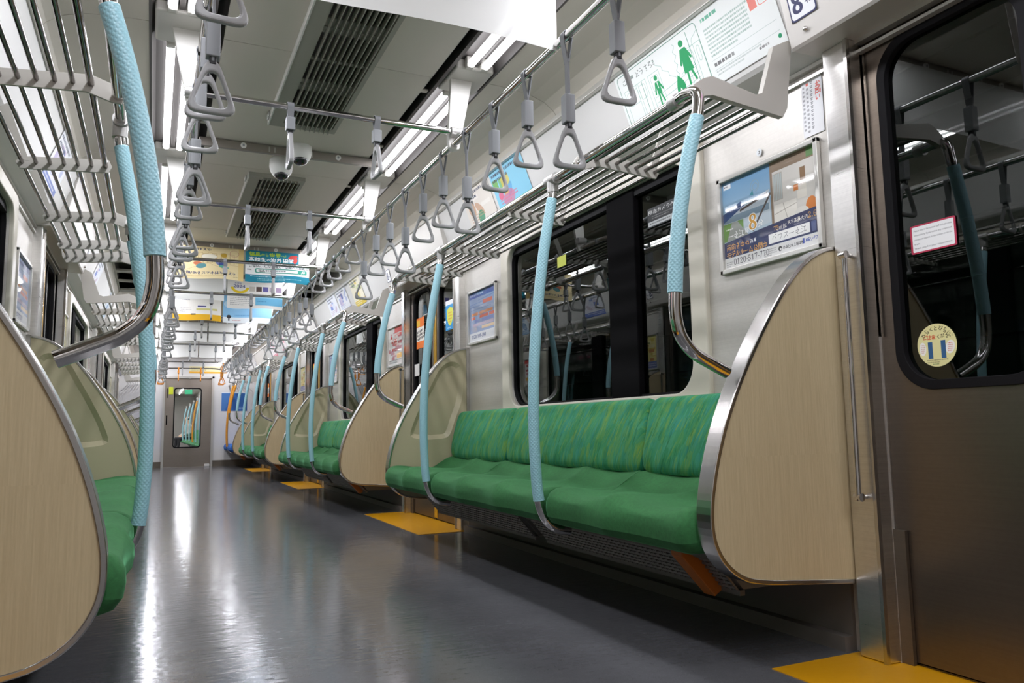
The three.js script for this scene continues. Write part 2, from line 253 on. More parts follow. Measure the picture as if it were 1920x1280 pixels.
T.fire = canvasTex(1400, 420, (x, w, h) => {
  x.fillStyle = '#f2f6f4'; x.fillRect(0, 0, w, h); x.strokeStyle = '#2f7d62'; x.lineWidth = 4; x.beginPath(); x.roundRect(24, 22, 810, 376, 26); x.stroke();
  jp(x, 'この', 70, 50, 44, '#5d6b66', 0.08); smallText(x, 165, 58, 40, 1, 44, '#5d6b66'); jp(x, 'どうする?', 215, 50, 44, '#5d6b66', 0.08);
  x.strokeStyle = '#9cc4b4'; x.lineWidth = 2.5; for (const [a, b] of [[60, 150], [190, 100], [320, 110], [690, 80], [770, 60]]) { x.strokeRect(a, 130, b, 240); x.beginPath(); x.roundRect(a + 18, 150, b - 36, 90, 14); x.stroke(); }
  x.beginPath(); for (const y of [250, 285, 320, 370]) { x.moveTo(330, y + 30); x.lineTo(760, y); } x.stroke();
  x.strokeStyle = '#3a8e72'; x.lineWidth = 4; x.beginPath(); x.moveTo(250, 130); x.lineTo(250, 385); x.moveTo(742, 40); x.lineTo(742, 380); x.stroke();
  x.strokeStyle = '#a9cabf'; x.lineWidth = 3; for (let k = 0; k < 3; k++) { x.beginPath(); x.moveTo(560 + k * 26, 250); for (let i = 1; i <= 14; i++) x.lineTo(560 + k * 26 + (i * (k * 14 - 12)) + Math.sin(i * 1.6) * 12, 250 - i * 14); x.stroke(); }
  figure(x, 385, 150, 220, '#16a05f', false); figure(x, 680, 60, 270, '#16a05f', true); x.fillStyle = '#fff'; x.fillRect(383, 195, 6, 40);
  x.fillStyle = '#16a05f'; x.beginPath(); x.moveTo(575, 235); x.bezierCurveTo(640, 300, 620, 340, 590, 360); x.bezierCurveTo(590, 330, 575, 320, 570, 310); x.bezierCurveTo(565, 330, 550, 340, 556, 362); x.bezierCurveTo(520, 330, 545, 290, 575, 235); x.fill();
  smallText(x, 880, 36, 200, 1, 40, '#3fa27d'); smallText(x, 880, 100, 330, 8, 22, '#9fb8ae'); smallText(x, 880, 303, 250, 1, 40, '#555'); smallText(x, 880, 350, 340, 2, 18, '#b5c2bd');
  x.strokeStyle = '#b8c8c1'; x.lineWidth = 2; x.beginPath(); x.moveTo(870, 285); x.lineTo(1370, 285); x.moveTo(870, 342); x.lineTo(1370, 342); x.stroke();
  x.fillStyle = '#f08c80'; x.fillRect(1230, 60, 52, 110); x.strokeStyle = '#f08c80'; x.lineWidth = 4; x.beginPath(); x.roundRect(1295, 40, 58, 130, 12); x.stroke(); smallText(x, 1308, 60, 34, 5, 20, '#f08c80'); smallText(x, 1210, 365, 110, 1, 26, '#777'); x.fillStyle = '#1f9a68'; x.beginPath(); x.arc(1360, 370, 12, 0, 7); x.fill();
});
T.house = canvasTex(900, 640, (x, w, h) => {
  const g = x.createLinearGradient(0, 0, 0, 400); g.addColorStop(0, '#6b9fc9'); g.addColorStop(1, '#b7cbd8'); x.fillStyle = g; x.fillRect(0, 0, w, h);
  x.fillStyle = '#c6d3dc'; x.beginPath(); x.moveTo(0, 250); x.lineTo(480, 170); x.lineTo(480, 400); x.lineTo(0, 420); x.fill(); x.fillStyle = '#7f97a8'; x.fillRect(0, 262, 470, 46);
  x.fillStyle = '#2f4f86'; x.beginPath(); x.moveTo(0, 235); x.lineTo(190, 180); x.lineTo(230, 215); x.lineTo(0, 300); x.fill(); x.strokeStyle = '#50463f'; x.lineWidth = 16; x.beginPath(); x.moveTo(180, 245); x.lineTo(460, 195); x.moveTo(300, 420); x.lineTo(490, 200); x.stroke();
  x.fillStyle = '#6f9a4a'; x.fillRect(0, 310, 210, 130); x.fillStyle = '#9fa39b'; x.beginPath(); x.moveTo(30, 440); x.lineTo(90, 310); x.lineTo(150, 310); x.lineTo(260, 440); x.fill();
  x.fillStyle = '#d9d5cd'; x.fillRect(490, 60, 400, 380); x.fillStyle = '#8f7a63'; x.fillRect(490, 0, 410, 70); x.fillRect(490, 0, 22, 440); x.fillStyle = '#b8c3c2'; x.fillRect(520, 90, 80, 180); x.fillStyle = '#efeae0'; x.fillRect(520, 300, 200, 130); x.strokeStyle = '#b3aca0'; x.lineWidth = 5; for (let i = 0; i < 5; i++) { x.strokeRect(520 + i * 16, 90, 16, 180); } x.beginPath(); x.moveTo(520, 360); x.lineTo(720, 330); x.moveTo(600, 300); x.lineTo(640, 430); x.stroke();
  x.fillStyle = '#8a6a48'; x.fillRect(760, 110, 46, 160); x.fillStyle = '#ece6da'; x.fillRect(730, 220, 80, 90); x.fillStyle = '#d77f35'; x.fillRect(700, 210, 40, 40); x.beginPath(); x.ellipse(845, 390, 50, 70, 0, 0, 7); x.fill(); x.fillStyle = '#e6e2da'; x.beginPath(); x.ellipse(760, 400, 60, 34, 0, 0, 7); x.fill(); x.fillStyle = '#5f8a4c'; x.fillRect(820, 0, 60, 60);
  x.strokeStyle = '#8fa6ad'; x.lineWidth = 4; x.beginPath(); x.arc(340, 110, 42, 0, 7); x.stroke(); x.beginPath(); x.arc(345, 115, 24, 0, 7); x.stroke(); x.fillStyle = '#3d8f9c'; x.beginPath(); x.moveTo(285, 165); x.lineTo(318, 130); x.lineTo(325, 168); x.fill(); x.fillStyle = '#eef2f4'; x.fillRect(16, 22, 78, 34); smallText(x, 22, 32, 62, 1, 18, '#444');
  x.fillStyle = '#27305c'; x.beginPath(); x.moveTo(0, 445); x.lineTo(w, 395); x.lineTo(w, 560); x.lineTo(0, 560); x.fill();
  smallText(x, 26, 350, 110, 1, 20, '#fff'); jp(x, '一之江', 50, 378, 52, '#fff', 0.1); jp(x, '駅', 225, 378, 40, '#fff', 0.09); x.font = 'bold 150px serif'; x.strokeStyle = '#fff'; x.lineWidth = 12; x.strokeText('8', 262, 408); x.fillStyle = '#d9a03c'; x.fillText('8', 262, 408); jp(x, '分', 352, 350, 56, '#fff', 0.09);
  x.font = 'bold 44px serif'; x.fillStyle = '#d6a257'; x.fillText('73', 500, 468); x.font = '30px serif'; x.fillStyle = '#f2efe8'; x.fillText('m', 550, 466); x.font = '18px serif'; x.fillText('2', 574, 452); jp(x, '超', 588, 436, 32, '#f2efe8', 0.09); jp(x, '天井高最大約', 628, 426, 30, '#f2efe8', 0.1, { pitch: 0.98 }); x.font = 'bold 52px serif'; x.fillStyle = '#d6a257'; x.fillText('2.6', 808, 455); x.font = '36px serif'; x.fillStyle = '#f2efe8'; x.fillText('m', 870, 453, 26); 
  jp(x, '南向き中心', 22, 462, 46, '#e0a75a', 0.11); jp(x, '南東', 270, 470, 30, '#fff', 0.1); jp(x, 'モデルルーム公開中', 20, 515, 46, '#e0a75a', 0.12, { pitch: 1.0 });
  x.fillStyle = '#f5f5f2'; x.fillRect(450, 482, 370, 66); jp(x, 'パウス一之江', 480, 490, 46, '#4a4a52', 0.06, { pitch: 1.15 }); x.fillStyle = '#53608c'; x.fillRect(832, 482, 40, 66);
  x.fillStyle = '#f0f0ee'; x.fillRect(0, 562, w, 78); x.font = '58px serif'; x.fillStyle = '#3a3a42'; x.fillText('0120-517-770', 90, 618); smallText(x, 14, 590, 60, 3, 14, '#999'); smallText(x, 400, 578, 110, 4, 14, '#aaa'); x.fillStyle = '#333'; x.beginPath(); x.arc(552, 598, 17, 0, 7); x.fill(); x.fillStyle = '#f0f0ee'; x.beginPath(); x.arc(556, 602, 9, 0, 7); x.fill(); jp(x, '中央日本土地建物', 575, 585, 24, '#4a4a4a', 0.1, { pitch: 0.98 }); x.fillStyle = '#3f55b0'; x.fillRect(752, 575, 16, 34); jp(x, '東急リバブル', 774, 580, 24, '#3f55b0', 0.12, { pitch: 0.84 });
});
T.eight = canvasTex(300, 300, (x, w, h) => { x.fillStyle = '#1d2257'; x.beginPath(); x.roundRect(0, 0, w, h, 40); x.fill(); x.fillStyle = '#eef0f2'; x.beginPath(); x.roundRect(14, 14, w - 28, h - 28, 30); x.fill(); x.fillStyle = '#1d2257'; x.font = 'bold 250px sans-serif'; x.fillText('8', 30, 242); jp(x, '号車', 186, 160, 44, '#3a3d66', 0.1); });
T.notice = canvasTex(256, 640, (x, w, h) => { x.fillStyle = '#e9eaec'; x.fillRect(0, 0, w, h); jp(x, 'お願い', 168, 60, 70, '#d8402f', 0.12, { vertical: true }); for (let i = 0; i < 12; i++) { x.fillStyle = '#88888c'; x.fillRect(108, 34 + i * 46, 30, 11); x.fillRect(112, 50 + i * 46, 22, 13); } x.fillStyle = '#d8604f'; x.fillRect(58, 34, 30, 30); for (let i = 0; i < 11; i++) { x.fillStyle = '#a2a2a6'; x.fillRect(60, 90 + i * 48, 26, 26); x.fillRect(14, 60 + i * 48, 24, 24); } });
T.please = canvasTex(512, 400, (x, w, h) => { x.fillStyle = '#b3294a'; x.beginPath(); x.roundRect(0, 0, w, h, 26); x.fill(); x.fillStyle = '#eceded'; x.beginPath(); x.roundRect(22, 22, w - 44, h - 44, 14); x.fill(); x.fillStyle = '#4d4d50'; x.font = '31px sans-serif'; ['Please inform the station staff or train crew', 'immediately if you notice any suspicious', 'unclaimed objects in the station or on the', 'train.', 'Thank you for your cooperation.'].forEach((t, i) => x.fillText(t, 40, 90 + i * 62, 430)); });
T.doorWarn = canvasTex(512, 512, (x, w, h) => {
  x.fillStyle = '#e6e0a2'; x.fillRect(0, 0, w, h); const a0 = -2.5, t = 'ひらくとびらに'; [...t].forEach((c, i) => { const a = a0 + i * 0.31; x.save(); x.translate(256 + Math.cos(a) * 205, 256 + Math.sin(a) * 205); x.rotate(a + Math.PI / 2); jp(x, c, -28, -28, 56, '#4b4526', 0.12); x.restore(); });
  jp(x, 'ご注意', 78, 130, 54, '#cf5a35', 0.13); jp(x, 'ください', 255, 130, 52, '#4b4526', 0.12); x.fillStyle = '#2f5e8c'; x.fillRect(140, 215, 60, 200); x.fillRect(308, 205, 60, 210); x.fillStyle = '#f4f2ea'; x.beginPath(); x.ellipse(70, 290, 46, 80, 0, 0, 7); x.fill(); x.beginPath(); x.ellipse(425, 290, 56, 80, 0.3, 0, 7); x.fill(); smallText(x, 50, 240, 40, 5, 22, '#c98'); smallText(x, 395, 240, 60, 5, 22, '#d86a5a'); smallText(x, 120, 425, 270, 2, 26, '#8a8560'); smallText(x, 190, 474, 130, 1, 26, '#4b6a3a');
});
T.camera = canvasTex(512, 256, (x, w, h) => { x.fillStyle = '#26282a'; x.fillRect(0, 0, w, h); jp(x, '防犯カメラ作動中', 18, 30, 56, '#c9cbc8', 0.1, { pitch: 1.06 }); smallText(x, 60, 110, 380, 2, 28, '#8f918e'); x.fillStyle = '#b9bdbd'; x.fillRect(10, 180, 492, 60); smallText(x, 30, 200, 440, 1, 32, '#4a4c4c'); });
T.cream = canvasTex(760, 540, (x, w, h) => {
  x.fillStyle = '#f0dfae'; x.fillRect(0, 0, w, h); x.fillStyle = '#e7cd8c'; x.fillRect(700, 0, 60, h); jp(x, '!前を見て!', 190, 24, 40, '#4a4a66', 0.12); x.strokeStyle = '#c4a877'; x.lineWidth = 4; for (let i = 0; i < 9; i++) { x.strokeRect(190 + i * 52, 90 + (i % 3) * 10, 44, 170); } x.beginPath(); x.moveTo(60, 420); x.lineTo(330, 260); x.lineTo(640, 420); x.moveTo(330, 260); x.lineTo(700, 300); x.stroke();
  x.fillStyle = '#fbf6e6'; x.strokeStyle = '#b8a27c'; x.lineWidth = 3; x.beginPath(); x.ellipse(360, 160, 90, 46, 0, 0, 7); x.fill(); x.stroke();
  x.fillStyle = '#7f86b5'; x.beginPath(); x.ellipse(500, 250, 70, 60, 0.4, 0, 7); x.fill(); x.fillStyle = '#3f549c'; x.fillRect(470, 250, 100, 60); x.fillStyle = '#5fb09a'; x.beginPath(); x.ellipse(530, 330, 60, 24, 0.3, 0, 7); x.fill(); x.fillStyle = '#c9a43a'; x.beginPath(); x.arc(530, 130, 36, 0, 7); x.fill(); x.fillStyle = '#d87f5a'; x.beginPath(); x.ellipse(230, 280, 50, 30, 0, 0, 7); x.fill(); x.fillStyle = '#5f9aa0'; x.beginPath(); x.ellipse(270, 320, 60, 40, -0.3, 0, 7); x.fill(); x.strokeStyle = '#d09a86'; x.lineWidth = 5; x.beginPath(); x.arc(650, 90, 52, 0, 7); x.stroke();
  jp(x, '危険!歩きスマホはやめよう', 56, 412, 48, '#3f4670', 0.13, { pitch: 1.05 }); smallText(x, 60, 478, 520, 2, 16, '#c0a468'); smallText(x, 640, 488, 90, 1, 18, '#8a7a55');
});
T.teal = canvasTex(760, 540, (x, w, h) => {
  x.fillStyle = '#f3f5f5'; x.fillRect(0, 0, w, h); x.fillStyle = '#1b86a0'; x.fillRect(0, 0, 630, 225); jp(x, '福島', 40, 24, 66, '#b7d63e', 0.17); jp(x, 'から', 178, 38, 48, '#b7d63e', 0.14); jp(x, '世界', 278, 24, 66, '#b7d63e', 0.17); jp(x, 'へ!', 412, 36, 52, '#b7d63e', 0.15); jp(x, '高校生', 36, 112, 66, '#fff', 0.16); jp(x, 'の', 244, 128, 44, '#fff', 0.13); jp(x, '海外留学', 292, 112, 66, '#fff', 0.16);
  x.fillStyle = '#d9524e'; x.beginPath(); x.ellipse(560, 80, 60, 34, -0.4, 0, 7); x.fill(); x.beginPath(); x.ellipse(590, 140, 24, 50, 0.2, 0, 7); x.fill(); x.strokeStyle = '#cfd8da'; x.lineWidth = 4; x.beginPath(); x.arc(695, 80, 40, 0, 7); x.stroke(); smallText(x, 650, 150, 90, 3, 20, '#b9c2c4');
  jp(x, 'ご協力いただく個人・企業の方募集中!', 46, 246, 42, '#4b5156', 0.12, { pitch: 0.99 }); smallText(x, 20, 320, 90, 1, 30, '#666'); x.strokeStyle = '#3f9a86'; x.lineWidth = 16; x.beginPath(); x.roundRect(120, 305, 510, 64, 18); x.stroke(); jp(x, '福島', 150, 316, 40, '#5a5f63', 0.12, { pitch: 0.96 }); smallText(x, 236, 322, 370, 1, 46, '#5a5f63'); x.fillStyle = '#3f9a86'; x.beginPath(); x.roundRect(630, 300, 100, 76, 18); x.fill(); x.strokeStyle = '#fff'; x.lineWidth = 8; x.beginPath(); x.arc(690, 330, 15, 0, 7); x.moveTo(680, 342); x.lineTo(662, 358); x.stroke();
  x.fillStyle = '#1b86a0'; x.fillRect(0, 410, w, 130); smallText(x, 60, 430, 640, 1, 26, '#e6f2f4'); smallText(x, 140, 470, 520, 2, 24, '#bfe0e6');
});
T.y2024 = canvasTex(760, 540, (x, w, h) => { x.fillStyle = '#ece9e4'; x.fillRect(0, 0, w, h); x.strokeStyle = '#e8c928'; x.lineWidth = 40; x.beginPath(); x.arc(170, 130, 110, 0.2, Math.PI - 0.2); x.stroke(); x.font = 'bold 74px sans-serif'; x.fillStyle = '#6a6f9c'; x.fillText('2024', 80, 160); smallText(x, 100, 70, 140, 1, 34, '#7d82ab'); ['#c6c0b6', '#5b4b46', '#6b66a6', '#b7a9b7', '#9a86a0'].forEach((c, i) => { x.fillStyle = c; x.fillRect(300 + i * 92, 130, 76, 90); }); smallText(x, 40, 300, 300, 6, 32, '#9b9b9b'); x.fillStyle = '#6fb3d6'; x.fillRect(380, 280, 380, 200); x.fillStyle = '#a9d3e6'; x.fillRect(380, 280, 380, 60); smallText(x, 400, 400, 200, 1, 30, '#3f7fae'); });
T.bank = canvasTex(760, 540, (x, w, h) => { x.fillStyle = '#f4f1ea'; x.fillRect(0, 0, w, h); x.fillStyle = '#f0b81e'; x.fillRect(0, 420, w, 120); smallText(x, 40, 40, 400, 3, 40, '#77758a'); x.fillStyle = '#313a86'; x.fillRect(400, 250, 130, 24); x.fillStyle = '#d9d28a'; x.fillRect(380, 300, 320, 40); smallText(x, 60, 290, 240, 3, 32, '#b3aeb0'); x.fillStyle = '#4a4640'; x.fillRect(300, 405, 70, 24); });
T.blue = canvasTex(760, 540, (x, w, h) => { x.fillStyle = '#8fc4ea'; x.fillRect(0, 0, w, h); x.fillStyle = '#b9daf2'; x.beginPath(); x.ellipse(200, 180, 190, 90, 0, 0, 7); x.fill(); x.fillStyle = '#cdbcd0'; x.fillRect(240, 60, 70, 40); x.fillStyle = '#eef4f8'; x.fillRect(0, 430, w, 110); smallText(x, 180, 380, 420, 1, 30, '#4f8fca'); x.strokeStyle = '#4f8fca'; x.lineWidth = 6; x.beginPath(); x.moveTo(440, 120); x.quadraticCurveTo(520, 200, 600, 120); x.stroke(); x.fillStyle = '#33363c'; x.beginPath(); x.arc(90, 420, 34, 0, 7); x.fill(); x.fillRect(80, 450, 20, 50); smallText(x, 140, 480, 200, 1, 26, '#d08a8a'); });
// generic framed advertisements: pictures and print by palette
function advert(seed, bg, cols, w = 420, h = 300) { return canvasTex(w, h, (x) => { seedState = seed; x.fillStyle = bg; x.fillRect(0, 0, w, h); for (let i = 0; i < 7; i++) { x.fillStyle = cols[i % cols.length]; x.globalAlpha = rr(0.6, 1); const a = rr(0, w * 0.75), b = rr(0, h * 0.6); if (i % 2) { x.beginPath(); x.ellipse(a + 40, b + 40, rr(24, 90), rr(18, 60), rr(0, 3), 0, 7); x.fill(); } else x.fillRect(a, b, rr(50, 150), rr(24, 90)); } x.globalAlpha = 1; x.fillStyle = cols[0]; x.fillRect(0, h * 0.8, w, h * 0.2); smallText(x, 20, 20, w * 0.7, 2, 34, '#3b4358'); smallText(x, 20, h * 0.84, w * 0.8, 2, 20, '#f4f4f2'); smallText(x, w * 0.1, h * 0.6, w * 0.5, 3, 18, cols[1]); }); }
T.ads = [
  advert(11, '#8ccfea', ['#7db85c', '#e46f8f', '#f0c544', '#5fa9dd']), advert(12, '#e6dfd6', ['#2f3236', '#c9a184', '#efeae2', '#3f8f6a']), advert(13, '#eceef4', ['#7688c9', '#a9b6dd', '#c8b6d4', '#5b6fb5']), advert(14, '#e9ecf3', ['#6f84cc', '#c9b4c9', '#dfe4f2', '#93a3d8']),
  advert(15, '#f1ead2', ['#e3c84a', '#cfd9a4', '#8a9a5b', '#efe0a0']), advert(16, '#f3f3f1', ['#7fb86a', '#d8d8d6', '#b9c9a9', '#9aa5ac']), advert(17, '#f6e9ec', ['#e58597', '#d9d6d8', '#c9838f', '#efc4cb']), advert(18, '#d9e6f1', ['#9ab8d6', '#f0f2f4', '#bfae9a', '#6e8fb8']),
];
T.frames = [
  canvasTex(420, 380, (x, w, h) => { seedState = 77; x.fillStyle = '#8fa3c8'; x.fillRect(0, 0, w, h); x.fillStyle = '#3f5aa8'; x.fillRect(0, 0, w, 46); smallText(x, 16, 14, 360, 1, 30, '#e8ecf6'); x.strokeStyle = '#5f7fb8'; x.lineWidth = 4; for (let i = 0; i < 6; i++) { x.beginPath(); x.moveTo(rr(0, 200), 70 + i * 22); x.lineTo(rr(200, 420), 60 + i * 26); x.stroke(); } x.fillStyle = '#d7684e'; x.fillRect(220, 80, 150, 28); for (let i = 0; i < 26; i++) { x.fillStyle = ['#e08a4a', '#d8664a', '#7f8fc9', '#c9b9cf', '#e6c9a2'][i % 5]; x.fillRect(rr(0, 360), 160 + (i % 5) * 28, rr(40, 120), 22); } x.fillStyle = '#eceef2'; x.fillRect(0, 312, w, 68); x.font = 'bold 38px sans-serif'; x.fillStyle = '#3a4a8a'; x.fillText('0120-109-390', 30, 355); }),
  canvasTex(420, 380, (x, w, h) => { seedState = 78; x.fillStyle = '#e8e2de'; x.fillRect(0, 0, w, h); for (let i = 0; i < 40; i++) { x.fillStyle = ['#d8483a', '#c97f8a', '#e9a9a0', '#b9444a', '#f0d0c8'][i % 5]; x.fillRect(rr(0, 340), rr(40, 300), rr(30, 120), rr(12, 40)); } x.fillStyle = '#d8382c'; x.fillRect(180, 0, 240, 60); smallText(x, 20, 330, 380, 2, 22, '#777'); x.fillStyle = '#f0b43a'; x.fillRect(250, 270, 150, 50); }),
  canvasTex(420, 380, (x, w, h) => { seedState = 79; x.fillStyle = '#e9dc8a'; x.fillRect(0, 0, w, h); for (let i = 0; i < 30; i++) { x.fillStyle = ['#d9c24a', '#efe6b0', '#8a9a4a', '#c9803a', '#f4f0e0'][i % 5]; x.fillRect(rr(0, 340), rr(30, 300), rr(30, 120), rr(12, 40)); } x.fillStyle = '#5a66a8'; x.fillRect(0, 300, w, 80); smallText(x, 20, 320, 380, 2, 24, '#e8e8f2'); }),
];
T.stickerOrange = canvasTex(160, 300, (x, w, h) => { x.fillStyle = '#f3efe6'; x.fillRect(0, 0, w, h); x.fillStyle = '#f07a28'; x.fillRect(0, 0, w, 90); x.fillRect(0, 230, w, 70); x.fillStyle = '#f2c33a'; x.fillRect(0, 20, 70, 60); x.save(); x.translate(10, 130); x.rotate(-0.15); for (let i = 0; i < 3; i++) { x.fillStyle = '#2a2a2e'; for (let k = 0; k < 5; k++) x.fillRect(k * 28, i * 34, 18, 24); } x.restore(); });
T.stickerShield = canvasTex(200, 260, (x, w, h) => { x.fillStyle = '#1f97d6'; x.fillRect(0, 0, w, h); x.fillStyle = '#eef2f4'; x.fillRect(0, 0, w, 40); x.fillStyle = '#dfe24a'; x.beginPath(); x.moveTo(30, 80); x.lineTo(100, 60); x.lineTo(170, 80); x.lineTo(165, 160); x.quadraticCurveTo(140, 215, 100, 225); x.quadraticCurveTo(60, 215, 35, 160); x.fill(); smallText(x, 60, 104, 80, 4, 26, '#e0922e'); smallText(x, 40, 236, 120, 1, 16, '#fff'); });
T.bluePanel = canvasTex(300, 220, (x, w, h) => { x.fillStyle = '#2b66ad'; x.fillRect(0, 0, w, h); x.fillStyle = '#4379bb'; x.beginPath(); x.moveTo(0, 0); x.lineTo(120, 0); x.lineTo(40, 220); x.lineTo(0, 220); x.fill(); x.fillStyle = '#dfe6ee'; x.fillRect(0, 0, w, 12); smallText(x, 190, 170, 80, 2, 18, '#c9d8ea'); });
T.endYellow = canvasTex(420, 120, (x, w, h) => { x.fillStyle = '#efe6b4'; x.fillRect(0, 0, w, h); x.fillStyle = '#f0b43a'; x.fillRect(0, 90, w, 30); smallText(x, 20, 20, 340, 3, 20, '#b6a86a'); });
T.lcd = canvasTex(256, 160, (x, w, h) => { x.fillStyle = '#e07ad0'; x.fillRect(0, 0, w, h); x.fillStyle = '#f6c6ee'; x.fillRect(14, 14, w - 28, 50); });
T.redBox = canvasTex(64, 96, (x) => { x.fillStyle = '#d8b9a8'; x.fillRect(0, 0, 64, 96); x.fillStyle = '#c8523a'; x.fillRect(14, 14, 36, 24); x.fillRect(14, 54, 36, 24); });
const paper = new Map();
const paperMat = (t, gloss = 0.5) => { const k = t.uuid + gloss; if (!paper.has(k)) paper.set(k, std({ map: t, roughness: gloss })); return paper.get(k); };
const sheetMat = new Map();
const hangMat = (t) => { const k = t ? t.uuid : 'w'; if (!sheetMat.has(k)) sheetMat.set(k, std({ ...(t ? { map: t } : { color: 0xe9e9e6 }), roughness: 0.95, transmission: 0.35, thickness: 0 })); return sheetMat.get(k); };

// flat panel standing on a side wall, facing the aisle; corners in (z, y); leans from x0 (bottom) to x1 (top)
function sidePanel(s, zNear, zFar, y0, y1, x0, x1 = x0) {       // zNear > zFar
  const L = s > 0 ? zFar : zNear, R = s > 0 ? zNear : zFar, g = new THREE.BufferGeometry();
  const p = [[s * x0, y0, L], [s * x0, y0, R], [s * x1, y1, R], [s * x1, y1, L]], n = V3(...p[1]).sub(V3(...p[0])).cross(V3(...p[3]).sub(V3(...p[0]))).normalize();
  g.setAttribute('position', new THREE.Float32BufferAttribute([0, 1, 2, 0, 2, 3].flatMap((i) => p[i]), 3)); g.setAttribute('normal', new THREE.Float32BufferAttribute(Array(6).fill([n.x, n.y, n.z]).flat(), 3));
  g.setAttribute('uv', new THREE.Float32BufferAttribute([0, 0, 1, 0, 1, 1, 0, 0, 1, 1, 0, 1], 2)); return g;
}

// ───────────────────────── layout of the car (right side measured; left side mirrored) ─────────────────────────
const PITCHZ = 4.76, ZN = -1.80, ZF = -5.08, WALL = 1.335, FLOOR = 0.015, ZEND = -17.74, ZBACK = 3.0;
const benchK = [0, 1, 2];                                          // full benches; the priority bench follows them
const doorC = [-1.06, -5.82, -10.58, -15.34];                      // door centres
const RAILX = 0.558, RAILY = 2.034;
const nth = ['nearest the camera', 'second from the camera', 'third from the camera', 'fourth from the camera'];

// floor
const floor = struct('floor', box(-1.42, 1.42, FLOOR - 0.08, FLOOR, ZEND - 0.05, ZBACK), M.floor);
for (const s of [-1, 1]) for (const c of doorC) {
  const g = box(0.97, 1.40, FLOOR, FLOOR + 0.0025, c - 0.74, c + 0.74); meshOf('yellow_floor_panel', s < 0 ? mirror(g) : g, M.yellow, floor);
  const t = box(1.36, 1.415, FLOOR, FLOOR + 0.006, c - 0.6, c + 0.6); meshOf('door_sill', s < 0 ? mirror(t) : t, M.darkSteel, floor);
}
// side walls with openings for windows and doors, in (-z, y)
const winZ = [2.54, 4.34];
function wallShape() {
  const sh = poly([[-ZBACK, FLOOR], [-ZEND, FLOOR], [-ZEND, 2.02], [-ZBACK, 2.02]]);
  for (const k of benchK) sh.holes.push(rrShape(winZ[0] + PITCHZ * k, 0.85, winZ[1] + PITCHZ * k, 1.83, 0.13, THREE.Path, 0.1));
  sh.holes.push(rrShape(16.55, 0.85, 17.35, 1.83, 0.13, THREE.Path, 0.1));
  for (const c of doorC) { const h = new THREE.Path(); h.moveTo(-c - 0.603, FLOOR + 0.001); h.lineTo(-c + 0.603, FLOOR + 0.001); h.lineTo(-c + 0.603, 1.94); h.lineTo(-c - 0.603, 1.94); h.closePath(); sh.holes.push(h); }
  return sh;
}
const wallGeo = extSide(wallShape(), WALL, WALL + 0.012, 0, 14);
// upper cove panel: profile in XY swept along z
function sweepProfile(pts, z0, z1, thick = 0.012) {
  const up = pts.map(([x, y], i) => { const a = pts[Math.max(0, i - 1)], b = pts[Math.min(pts.length - 1, i + 1)], dx = b[0] - a[0], dy = b[1] - a[1], l = Math.hypot(dx, dy); return [x + dy / l * thick, y - dx / l * thick]; });
  return extXY(poly([...pts, ...up.reverse()]), z0, z1);
}
const covePts = [[1.345, 1.925], [1.30, 1.935], [1.235, 1.955], [1.222, 1.968], [1.115, 2.252]];
const ceilSidePts = [[1.115, 2.252], [1.09, 2.285], [1.04, 2.322], [0.97, 2.345], [0.88, 2.358], [0.80, 2.363], [0.737, 2.365]];
for (const s of [1, -1]) {
  const side = sideName(s), w = struct('wall_' + side, s < 0 ? mirror(wallGeo) : wallGeo, M.wallSteel);
  const add = (n, g, m) => meshOf(n, s < 0 ? mirror(g) : g, m, w);
  { const g = sweepProfile(covePts, ZEND, ZBACK); struct(s > 0 ? 'trim_1' : 'trim_2', s < 0 ? mirror(g) : g, M.cove); }
  add('cornice_rail', box(1.098, 1.122, 2.235, 2.262, ZEND, ZBACK, 0.004), M.frame);
  add('trim_rail', box(1.318, 1.345, 1.915, 1.929, ZEND, ZBACK), M.frame); add('trim_rail', box(1.322, 1.345, 1.885, 1.895, ZEND, ZBACK), M.frame);
  add('outer_skin', box(WALL + 0.10, WALL + 0.13, 1.95, 2.62, ZEND, ZBACK), M.duct);
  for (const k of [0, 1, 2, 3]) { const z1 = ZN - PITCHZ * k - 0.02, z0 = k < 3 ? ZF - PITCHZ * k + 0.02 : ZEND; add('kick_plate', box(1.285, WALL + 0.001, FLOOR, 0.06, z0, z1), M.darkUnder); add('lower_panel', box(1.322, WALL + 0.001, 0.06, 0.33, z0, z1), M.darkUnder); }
}
// end wall and the wall behind the camera
{
  const sh = poly([[-1.42, FLOOR], [1.42, FLOOR], [1.42, 2.62], [-1.42, 2.62]]); const h = new THREE.Path(); h.moveTo(-0.458, FLOOR + 0.001); h.lineTo(0.458, FLOOR + 0.001); h.lineTo(0.458, 1.876); h.lineTo(-0.458, 1.876); h.closePath(); sh.holes.push(h);
  const e = struct('wall_end', extXY(sh, ZEND - 0.05, ZEND), M.cove);
  meshOf('skirting', merge([box(-1.33, -0.47, FLOOR, 0.14, ZEND, ZEND + 0.012), box(0.47, 1.33, FLOOR, 0.14, ZEND, ZEND + 0.012)]), M.darkSteel, e);
  meshOf('door_surround', merge([box(-0.50, -0.458, FLOOR, 1.92, ZEND, ZEND + 0.03), box(0.458, 0.50, FLOOR, 1.92, ZEND, ZEND + 0.03), box(-0.50, 0.50, 1.876, 1.92, ZEND, ZEND + 0.03)]), M.frame, e);
  struct('wall_back', box(-1.42, 1.42, FLOOR, 2.62, ZBACK, ZBACK + 0.05), M.cove);
}
const VENTS = [[-0.02, -1.6], [-2.42, -4.07], [-4.95, -6.63], [-12.4, -14.1]];
